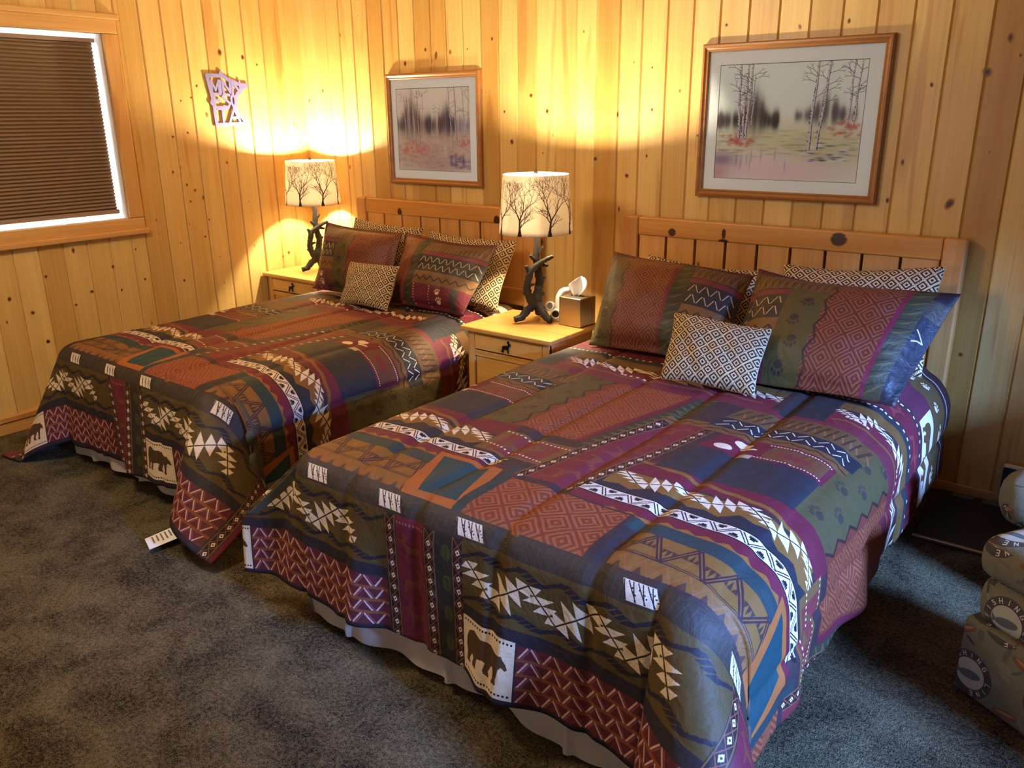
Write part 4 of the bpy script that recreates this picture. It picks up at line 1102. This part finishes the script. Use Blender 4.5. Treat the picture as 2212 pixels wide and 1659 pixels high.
# ------------------------------------------------------------------ nightstands
def nightstand(x0, y0, label, wd=.547, dp=.43):
    t = thing('nightstand', label, 'nightstand', (x0+wd/2, y0+dp/2, 0), 0, 'pine nightstands')
    hx, hy = wd/2, dp/2
    box('top', -hx, hx, -hy, hy, .595, .62, M['nsX'], t, .007)
    bx, by = hx-.028, hy-.03
    bm = bmesh.new()
    add_box(bm, -bx, -bx+.018, -by, by, .05, .595); add_box(bm, bx-.018, bx, -by, by, .05, .595)
    add_box(bm, -bx+.018, bx-.018, by-.012, by, .05, .595); add_box(bm, -bx+.018, bx-.018, -by+.02, by-.012, .07, .09)
    from_bm('case', bm, M['nsZ'], t, bevel=.003)
    bm = bmesh.new()
    bm.free()
    for s in (-1, 1):
        box('stile', min(s*bx, s*(bx-.04)), max(s*bx, s*(bx-.04)), -by-.004, -by+.018, 0, .595, M['nsZ'], t, .003)
        box('foot', min(s*bx, s*(bx-.04)), max(s*bx, s*(bx-.04)), by-.03, by, 0, .05, M['nsZ'], t, .003)
    for za, zb in ((.582, .595), (.470, .498), (.05, .09)):
        box('rail', -bx+.04, bx-.04, -by-.002, -by+.016, za, zb, M['nsX'], t, .002)
    d = box('drawer', -bx+.042, bx-.042, -by-.003, -by+.012, .505, .581, M['nsX'], t, .003)
    bm = bmesh.new(); s = .055
    vs = [(-.03+a*s, -by-.0125, .514+b*s) for a, b in ELK]
    f = bm.faces.new([bm.verts.new(p) for p in vs]); ex = bmesh.ops.extrude_face_region(bm, geom=[f])
    bmesh.ops.translate(bm, vec=(0, .006, 0), verts=[g for g in ex['geom'] if isinstance(g, bmesh.types.BMVert)])
    add_box(bm, -.014, -.004, -by-.0065, -by-.002, .542, .550)
    bmesh.ops.triangulate(bm, faces=[f_ for f_ in bm.faces if len(f_.verts) > 4]); bmesh.ops.recalc_face_normals(bm, faces=bm.faces)
    pull = from_bm('moose_pull', bm, M['iron'], d); pull['label'] = 'black moose shaped drawer pull'
    box('door', -bx+.042, bx-.042, -by+.008, -by+.018, .092, .468, M['nsX'], t, .002)
    return t
ns1 = nightstand(.008, -.49, 'pine nightstand with moose pull tucked in the corner by the left wall')
ns2 = nightstand(2.052, -.83, 'pine nightstand with moose pull standing between the two beds')

# ------------------------------------------------------------------ lamps
SHD = shade_mat(shade_image())
def make_lamp(label, loc, rot):
    t = thing('table_lamp', label, 'lamp', loc, rot, 'branch table lamps')
    rg = random.Random(4); bm = bmesh.new(); k = 1/438
    def P(px, py, d=0, r=.012): return ((px-1158)*k, d, (697-py)*k*1.045, r)
    P0 = P
    def P(px, py, d=0, r=.012): return P0(px, py, d, r*1.16)
    branch(bm, [P(1158, 655, -.005, .024), P(1161, 640, .006, .020), P(1165, 625, .012, .018), P(1165, 605, .008, .017), P(1161, 583, .002, .016), P(1159, 565, 0, .015), P(1160, 540, 0, .0135), P(1158, 505, 0, .0125), P(1158, 486, 0, .012)], rg)
    branch(bm, [P(1160, 668, -.004, .02), P(1148, 652, -.022, .019), P(1139, 632, -.03, .017), P(1141, 608, -.032, .0155), P(1147, 590, -.032, .0145), P(1160, 578, -.030, .0125), P(1177, 568, -.032, .010), P(1194, 560, -.036, .0075)], rg)
    branch(bm, [P(1164, 652, 0, .022), P(1150, 664, -.015, .02), P(1138, 674, -.03, .017), P(1126, 686, -.045, .015), P(1111, 689, -.055, .0145)], rg)
    branch(bm, [P(1156, 652, 0, .022), P(1166, 666, -.02, .019), P(1175, 680, -.045, .017), P(1186, 689, -.06, .0155), P(1191, 690, -.066, .0145)], rg)
    branch(bm, [P(1158, 650, 0, .022), P(1160, 662, .04, .018), P(1163, 680, .075, .016), P(1165, 690, .10, .0145)], rg)
    for c in ([P(1144, 592, -.032, .012), P(1140, 586, -.034, .010), P(1137, 579, -.036, .008)], [P(1160, 572, 0, .012), P(1153, 566, -.012, .009), P(1146, 559, -.02, .007)], [P(1164, 578, 0, .011), P(1174, 579, -.01, .008), P(1184, 581, -.016, .006)],
              [P(1161, 556, 0, .008), P(1168, 549, -.004, .005), P(1174, 541, -.006, .003)], [P(1168, 612, .01, .009), P(1175, 606, .006, .006), P(1178, 604, .006, .005)], [P(1141, 634, -.03, .010), P(1133, 636, -.034, .006), P(1131, 634, -.035, .005)], [P(1143, 620, -.03, .008), P(1152, 618, -.035, .006), P(1154, 616, -.036, .005)], [P(1165, 640, .01, .010), P(1172, 643, .016, .008), P(1176, 640, .02, .006)]):
        branch(bm, c, rg, 7)
    from_bm('branch_base', bm, M['bark'], t, smooth=True)
    # shade
    zb, zt, rb, rt = .438, .712, .179, .157; n = 72
    bm = bmesh.new(); uvl = bm.loops.layers.uv.new('UVMap'); rows = []
    for j in range(9):
        f = j/8; r_ = rb+(rt-rb)*f
        rows.append([bm.verts.new((r_*math.cos(2*PI*i/n), r_*math.sin(2*PI*i/n), zb+(zt-zb)*f)) for i in range(n)])
    for j in range(8):
        for i in range(n):
            f = bm.faces.new((rows[j][i], rows[j][(i+1) % n], rows[j+1][(i+1) % n], rows[j+1][i]))
            for lp, q in zip(f.loops, ((i, j), (i+1, j), (i+1, j+1), (i, j+1))): lp[uvl].uv = (q[0]/n, q[1]/8)
    sh = from_bm('lamp_shade', bm, SHD, t, smooth=True)
    so = sh.modifiers.new('s', 'SOLIDIFY'); so.thickness = .0015
    bm = bmesh.new()
    for i in range(3):
        a = 2*PI*i/3+.5; add_tube(bm, [(.008*math.cos(a), .008*math.sin(a), zt-.02), (rt*.98*math.cos(a), rt*.98*math.sin(a), zt-.006)], .002, 6)
    for s in (-1, 1):
        add_tube(bm, catmull([(0.012*s, 0, .49), (.05*s, 0, .55), (.05*s, 0, .62), (.012*s, 0, zt-.022)], 5), .0022, 6)
    from_bm('harp', bm, M['steel'], t)
    bm = bmesh.new(); add_lathe(bm, [(.0, zt-.03), (.006, zt-.028), (.006, zt-.012), (.010, zt-.004), (.011, zt+.006), (.006, zt+.016), (0, zt+.02)], 14)
    from_bm('finial', bm, M['bark'], t, smooth=True)
    bm = bmesh.new(); add_lathe(bm, [(0, .46), (.015, .46), (.017, .48), (.015, .515), (0, .515)], 16); from_bm('socket', bm, M['iron'], t, smooth=True)
    bm = bmesh.new(); add_lathe(bm, [(0, .513), (.013, .515), (.017, .53), (.029, .565), (.029, .585), (.018, .605), (0, .612)], 20)
    from_bm('bulb', bm, M['bulb'], t, smooth=True)
    return t
def copy_tree(o, parent=None):
    c = o.copy(); C.objects.link(c)
    if parent is not None: c.parent = parent; c.matrix_parent_inverse = o.matrix_parent_inverse.copy()
    for ch in list(o.children): copy_tree(ch, c)
    return c
LP2, LP1 = (2.312, -.55, .6235), (.285, -.235, .6235)
lamp2 = make_lamp('branch lamp with tree print shade on the nightstand between the beds', LP2, .656)
lamp1 = copy_tree(lamp2); lamp1.location = LP1; lamp1.rotation_euler.z = .88
lamp1['label'] = 'branch lamp with tree print shade in the corner by the left wall'
for i, p in enumerate((LP1, LP2)):
    l = bpy.data.lights.new('bulb_light', 'POINT'); l.energy = (130, 104)[i]; l.color = WARM; l.shadow_soft_size = .03
    o = bpy.data.objects.new('bulb_light', l); o.location = (p[0], p[1], p[2]+.65); C.objects.link(o)

# ------------------------------------------------------------------ tissue box, gadget
tb = thing('tissue_box', 'brushed metal cube tissue box on the nightstand between the beds', 'tissue box', (2.515, -.485, .6205), -.05)
bm = bmesh.new(); add_box(bm, -.065, .065, -.065, .065, 0, .142); cb = from_bm('cover', bm, M['steel'], tb, bevel=.006)
bm = bmesh.new(); n = 24
c = bm.verts.new((0, 0, .1428)); e = [bm.verts.new((.042*math.cos(2*PI*i/n), .022*math.sin(2*PI*i/n), .1428)) for i in range(n)]
for i in range(n): bm.faces.new((c, e[i], e[(i+1) % n]))
from_bm('slot', bm, M['gap'], tb)
bm = bmesh.new(); rows = []
for j in range(13):
    f = j/12; w_ = .018+.05*math.sin(min(1, f*1.25)*PI*.62)*(1-f**5*.9); row = []
    for i in range(15):
        u = -1+2*i/14
        row.append(bm.verts.new((u*w_*.82+.026*f-.010, .012*math.sin(u*4+f*2)*(1-.4*f)+.010*u*f, .140+f*.098*(1-.12*u*u*f)+.008*f*u)))
    rows.append(row)
for A, B in zip(rows, rows[1:]):
    for i in range(14): bm.faces.new((A[i], A[i+1], B[i+1], B[i]))
ti = from_bm('tissue', bm, M['tissue'], tb, smooth=True); so = ti.modifiers.new('s', 'SOLIDIFY'); so.thickness = .0012

gd = thing('gadget', 'white plastic gadget with round dark openings between lamp base and tissue box', 'gadget', (2.395, -.475, .6205), .656)
bm = bmesh.new(); add_tube(bm, catmull([(.005, .0, .02), (.004, .02, .07), (.006, .03, .11), (.024, .04, .138), (.055, .05, .143)], 6), .017, 14); from_bm('arm', bm, M['white'], gd, smooth=True)
def disc(name, loc, tilt, r, h, mi, mo):
    bm = bmesh.new(); add_lathe(bm, [(0, 0), (r*.9, 0), (r, .004), (r, h), (r*.92, h+.002), (r*.7, h+.002), (r*.66, h-.003)], 24)
    o = from_bm(name, bm, mo, gd, smooth=True); o.location = loc; o.rotation_euler = tilt
    bm = bmesh.new(); add_lathe(bm, [(r*.68, h-.003), (r*.3, h-.0035), (0, h-.0035)], 24); q = from_bm('opening', bm, mi, o); return o
disc('ring', (-.012, -.012, .038), (PI*.5, 0, -.15), .026, .018, M['gap'], M['white'])
disc('ring', (-.034, .0, .072), (PI*.42, 0, -.5), .024, .02, M['grey_foam'], M['white'])
bm = bmesh.new(); add_lathe(bm, [(0, 0), (.028, 0), (.03, .006), (.026, .014), (0, .016)], 24); from_bm('foot', bm, M['white'], gd, smooth=True)

# ------------------------------------------------------------------ pictures
def picture(label, x0, x1, z0, z1, art, ax0, ax1, az0, az1):
    t = thing('framed_picture', label, 'picture', ((x0+x1)/2, 0, z0), 0, 'framed birch prints')
    ox, oz = (x0+x1)/2, z0
    prof = [(0, 0), (0, -.022), (.006, -.030), (.014, -.031), (.020, -.026), (.024, -.024), (.030, -.025), (.035, -.020), (.035, -.008)]
    bm = bmesh.new(); rings = []
    for ins, y in prof:
        rings.append([bm.verts.new((a-ox, y, b-oz)) for a, b in ((x0+ins, z0+ins), (x1-ins, z0+ins), (x1-ins, z1-ins), (x0+ins, z1-ins))])
    for A, B in zip(rings, rings[1:]):
        for i in range(4): bm.faces.new((A[i], A[(i+1) % 4], B[(i+1) % 4], B[i]))
    fr = from_bm('frame', bm, M['frame'], t)
    i_ = .033
    bm = bmesh.new()
    outer = [(x0+i_, z0+i_), (x1-i_, z0+i_), (x1-i_, z1-i_), (x0+i_, z1-i_)]; inn = [(ax0, az0), (ax1, az0), (ax1, az1), (ax0, az1)]
    A = [bm.verts.new((a-ox, -.012, b-oz)) for a, b in outer]; B = [bm.verts.new((a-ox, -.012, b-oz)) for a, b in inn]; D = [bm.verts.new((a-ox, -.0095, b-oz)) for a, b in inn]
    for i in range(4):
        bm.faces.new((A[i], A[(i+1) % 4], B[(i+1) % 4], B[i])); bm.faces.new((B[i], B[(i+1) % 4], D[(i+1) % 4], D[i]))
    from_bm('mat_board', bm, M['mat_board'], t)
    bm = bmesh.new(); uvl = bm.loops.layers.uv.new('UVMap')
    f = bm.faces.new([bm.verts.new((a-ox, -.0095, b-oz)) for a, b in inn])
    for lp, q in zip(f.loops, ((0, 0), (1, 0), (1, 1), (0, 1))): lp[uvl].uv = q
    from_bm('print', bm, img_mat('watercolour', art, .7, .2, 0), t)
    bm = bmesh.new(); bm.faces.new([bm.verts.new((a-ox, -.0165, b-oz)) for a, b in outer]); from_bm('glass', bm, M['glass'], t)
    return t
picture('wide oak framed birch watercolour above the larger bed', 2.883, 3.717, 1.221, 1.902, art_image('birch_pond', True), 2.97, 3.625, 1.307, 1.81)
picture('smaller oak framed birch watercolour above the bed nearest the left wall', .797, 1.544, 1.201, 1.846, art_image('birch_creek', False), .87, 1.456, 1.284, 1.76)

# ------------------------------------------------------------------ metal state sign
def sign():
    y0, z0, W_, H_ = -.735, 1.562, .275, .285
    out = [(0, 1), (.34, 1), (.36, 1.06), (.42, .99), (.52, .93), (.62, .90), (.72, .86), (.82, .83), (1.0, .82), (.86, .74), (.74, .64), (.68, .56), (.66, .42), (.66, .32), (.68, .24), (.80, .14), (.90, .02), (.12, 0), (.10, .40), (.05, .45), (.09, .52), (.04, .78)]
    bm = bmesh.new()
    cnt = [0]
    def seg(a, b, w):
        cnt[0] += 1; z_ = cnt[0]*3e-5
        a, b = Vector(a), Vector(b); d = (b-a).normalized(); n_ = Vector((-d.y, d.x))*w/2; e = d*w*.35
        q = [a-n_-e, b-n_+e, b+n_+e, a+n_-e]
        lo = [bm.verts.new((.004, p.x, p.y)) for p in q]; hi = [bm.verts.new((.008+z_, p.x, p.y)) for p in q]
        bm.faces.new(hi); bm.faces.new(lo[::-1])
        for i in range(4): bm.faces.new((lo[i], lo[(i+1) % 4], hi[(i+1) % 4], hi[i]))
    pts = [(a*W_, b*H_) for a, b in out]
    for a, b in zip(pts, pts[1:]+pts[:1]): seg(a, b, .021)
    GL = {'M': [(0,0,0,1),(0,1,.5,.2),(.5,.2,1,1),(1,1,1,0)], 'I': [(.5,0,.5,1)], 'N': [(0,0,0,1),(0,1,1,0),(1,0,1,1)], 'E': [(0,0,0,1),(0,1,1,1),(0,.52,.8,.52),(0,0,1,0)],
          'S': [(1,.92,.3,1),(.3,1,.02,.78),(.02,.78,.98,.3),(.98,.3,.7,0),(.7,0,0,.08)], 'O': [(.5,0,0,.3),(0,.3,0,.7),(0,.7,.5,1),(.5,1,1,.7),(1,.7,1,.3),(1,.3,.5,0)], 'T': [(.5,0,.5,1),(0,1,1,1)], 'A': [(0,0,.5,1),(.5,1,1,0),(.22,.36,.78,.36)]}
    def word(s, xs, y, h):
        for ch, (a, b) in zip(s, xs):
            for (p, q, r_, t_) in GL[ch]: seg(((a+(b-a)*p)*W_, (y+h*q)*H_), ((a+(b-a)*r_)*W_, (y+h*t_)*H_), .0145)
    word('MINN', [(.09, .28), (.27, .36), (.38, .56), (.62, .82)], .66, .24)
    word('ESO', [(.13, .30), (.34, .52), (.56, .66)], .36, .27)
    word('TA', [(.18, .42), (.46, .74)], .04, .29)
    bmesh.ops.recalc_face_normals(bm, faces=bm.faces)
    o = from_bm('wall_sign', bm, M['lav']); o.location = (0.002, y0, z0)
    tag(o, 'lavender metal cutout sign shaped like a state with letters, on the left wall', 'sign')
sign()

# ------------------------------------------------------------------ care tag on the far comforter
bm = bmesh.new(); uvl = None
pa = [(0, .0), (.012, -.02), (.02, -.045), (.045, -.075)]
A = [bm.verts.new(p) for p in ((-.03, .02, .045), (.02, .0, .05), (.025, -.03, .014), (-.025, -.012, .012))]; bm.faces.new(A)
B = [bm.verts.new(p) for p in ((.0, -.02, .015), (.075, -.045, .016), (.06, -.125, .008), (-.01, -.10, .007))]; bm.faces.new(B)
bm.faces.new((A[3], A[2], B[1], B[0]))
for i in range(5):
    f = .14+.15*i; p0 = Vector((.0, -.02, .015)).lerp(Vector((-.01, -.10, .007)), f); p1 = Vector((.075, -.045, .016)).lerp(Vector((.06, -.125, .008)), f); up = Vector((0, -.005, .0))
    q0, q1 = p0.lerp(p1, .12), p0.lerp(p1, .62+.06*(i % 3)); e = Vector((0, 0, .0012))
    bm.faces.new([bm.verts.new(v+e) for v in (q0, q1, q1+up, q0+up)]).material_index = 1
tg = from_bm('care_tag', bm, [M['tag'], M['grey_foam']], com1); tg['label'] = 'white cloth care tag with grey print'
tg.scale = (1.4, 1.4, 1.2); tg.location = (1.745, -2.25, .012)

# ------------------------------------------------------------------ right-hand corner
M['stamp'] = img_mat('fishing_stamp_cloth', stamp_image(), .85, .2, .1)
def soft(name, x0, x1, y0, y1, z0, z1, r, parent, mat=None, sc=.45):
    bm = bmesh.new(); add_box(bm, x0, x1, y0, y1, z0, z1); bmesh.ops.bevel(bm, geom=bm.edges[:], offset=r, segments=5, profile=.5, affect='EDGES')
    uvl = bm.loops.layers.uv.new('UVMap'); bm.normal_update()
    for f in bm.faces:
        nn = f.normal; ax = max(range(3), key=lambda k: abs(nn[k]))
        for lp in f.loops:
            c = lp.vert.co; lp[uvl].uv = ((c.y, c.z), (c.x, c.z), (c.x, c.y))[ax]; lp[uvl].uv = (lp[uvl].uv[0]/sc+.1, lp[uvl].uv[1]/sc+.07)
    return from_bm(name, bm, mat or M['stamp'], parent, smooth=True)
ot = thing('ottoman', 'low ottoman in fishing stamp fabric at the right edge, closest to the bed foot', 'ottoman', (4.445, -1.43, 0), -.55)
soft('base', 0, .75, 0, .34, .0, .245, .02, ot); soft('roll', .012, .75, .006, .335, .235, .385, .05, ot); soft('cushion', .0, .75, -.005, .34, .375, .505, .05, ot)
ac = thing('armchair', 'armchair in fishing stamp fabric behind the ottoman, against the right edge', 'armchair', (4.43, -.86, 0), 0)
soft('arm', 0, .75, -.09, .09, .30, .50, .085, ac); soft('base', .22, .80, -.07, .5, .0, .31, .03, ac); soft('seat', .16, .80, .08, .55, .28, .42, .05, ac); soft('backrest', .72, .92, -.05, .6, .2, .85, .07, ac)
fm = thing('floor_mat', 'black floor mat with a thin metal edge against the back wall', 'mat', (4.5, -.29, 0))
bm = bmesh.new(); add_box(bm, -.36, .9, -.245, .26, .002, .012); from_bm('pad', bm, M['rubber'], fm, bevel=.003)
bm = bmesh.new(); add_box(bm, -.36, .9, -.262, -.245, .002, .016); from_bm('edge_strip', bm, M['steel'], fm, bevel=.003)
for i in range(3):
    bm = bmesh.new(); add_box(bm, -.305+.115*i, -.225+.115*i, .215, .25, .012, .014); from_bm('inlay', bm, M['slot'], fm)
pn = thing('wall_panel', 'dark navy panel with a pale curled mark leaning by the armchair', 'panel', (4.47, -.045, .0465))
bm = bmesh.new(); add_box(bm, -.105, .16, -.015, .015, .0, .14); from_bm('board', bm, M['navyp'], pn, bevel=.002)
bm = bmesh.new(); add_box(bm, -.105, .16, -.016, .016, .1405, .146); from_bm('top_edge', bm, M['white'], pn)
bm = bmesh.new(); add_tube(bm, catmull([(-.055, -.0165, .095), (-.045, -.0165, .112), (-.028, -.0165, .11), (-.026, -.0165, .094), (-.04, -.0165, .09), (-.04, -.0165, .10)], 5), .0045, 6); add_tube(bm, catmull([(-.026, -.0165, .094), (-.015, -.0165, .11), (-.008, -.0165, .096), (-.016, -.0165, .09)], 5), .0045, 6)
from_bm('curl_mark', bm, M['tissue'], pn)

# ------------------------------------------------------------------ light, world, camera
def area(name, loc, rot, sx, sy, e, col):
    l = bpy.data.lights.new(name, 'AREA'); l.shape = 'RECTANGLE'; l.size = sx; l.size_y = sy; l.energy = e; l.color = col
    o = bpy.data.objects.new(name, l); o.location = loc; o.rotation_euler = rot; C.objects.link(o); return o
sky_dir = Vector((4.1, -1.5, .6))-Vector((9.2, -3.0, 2.7))
area('window_daylight', (9.2, -3.0, 2.7), sky_dir.to_track_quat('-Z', 'Y').to_euler(), 1.3, .6, 2200, (.18, .38, 1.0))
area('left_window_daylight', (-.32, -1.9, 1.6), (0, -PI/2, 0), 1.2, 1.3, 420, (.8, .9, 1.0))
area('rear_fill', (2.6, RY-.12, 1.5), (PI/2, 0, 0), 2.0, 1.3, 18, (1.0, .93, .82))  # added fill light from behind the camera, not a known window
l = bpy.data.lights.new('ceiling_lamp', 'POINT'); l.energy = 92; l.color = (1, .87, .64); l.shadow_soft_size = .22
o = bpy.data.objects.new('ceiling_lamp', l); o.location = (1.9, -3.0, 2.45); C.objects.link(o)
wd = bpy.data.worlds.new('sky'); S.world = wd; wd.use_nodes = True
bg = wd.node_tree.nodes['Background']; bg.inputs[0].default_value = (.72, .84, 1, 1); bg.inputs[1].default_value = .7

cam = bpy.data.cameras.new('camera'); cam.sensor_width = 36; cam.lens = 1774.3874/2212*36; cam.clip_start = .05
co = bpy.data.objects.new('camera', cam); C.objects.link(co); S.camera = co
yaw, pitch, roll = .6562, -.316, -.0101
d = Vector((-math.sin(yaw)*math.cos(pitch), math.cos(yaw)*math.cos(pitch), math.sin(pitch))); r = Vector((math.cos(yaw), math.sin(yaw), 0)); u = r.cross(d)
r2 = r*math.cos(roll)+u*math.sin(roll); u2 = -r*math.sin(roll)+u*math.cos(roll)
m = Matrix((r2, u2, -d)).transposed().to_4x4(); m.translation = (4.66, -3.8005, 1.6); co.matrix_world = m
S.view_settings.view_transform = 'Standard'; S.view_settings.look = 'None'; S.view_settings.exposure = 0.12; S.view_settings.gamma = 1
S.view_settings.use_curve_mapping = False
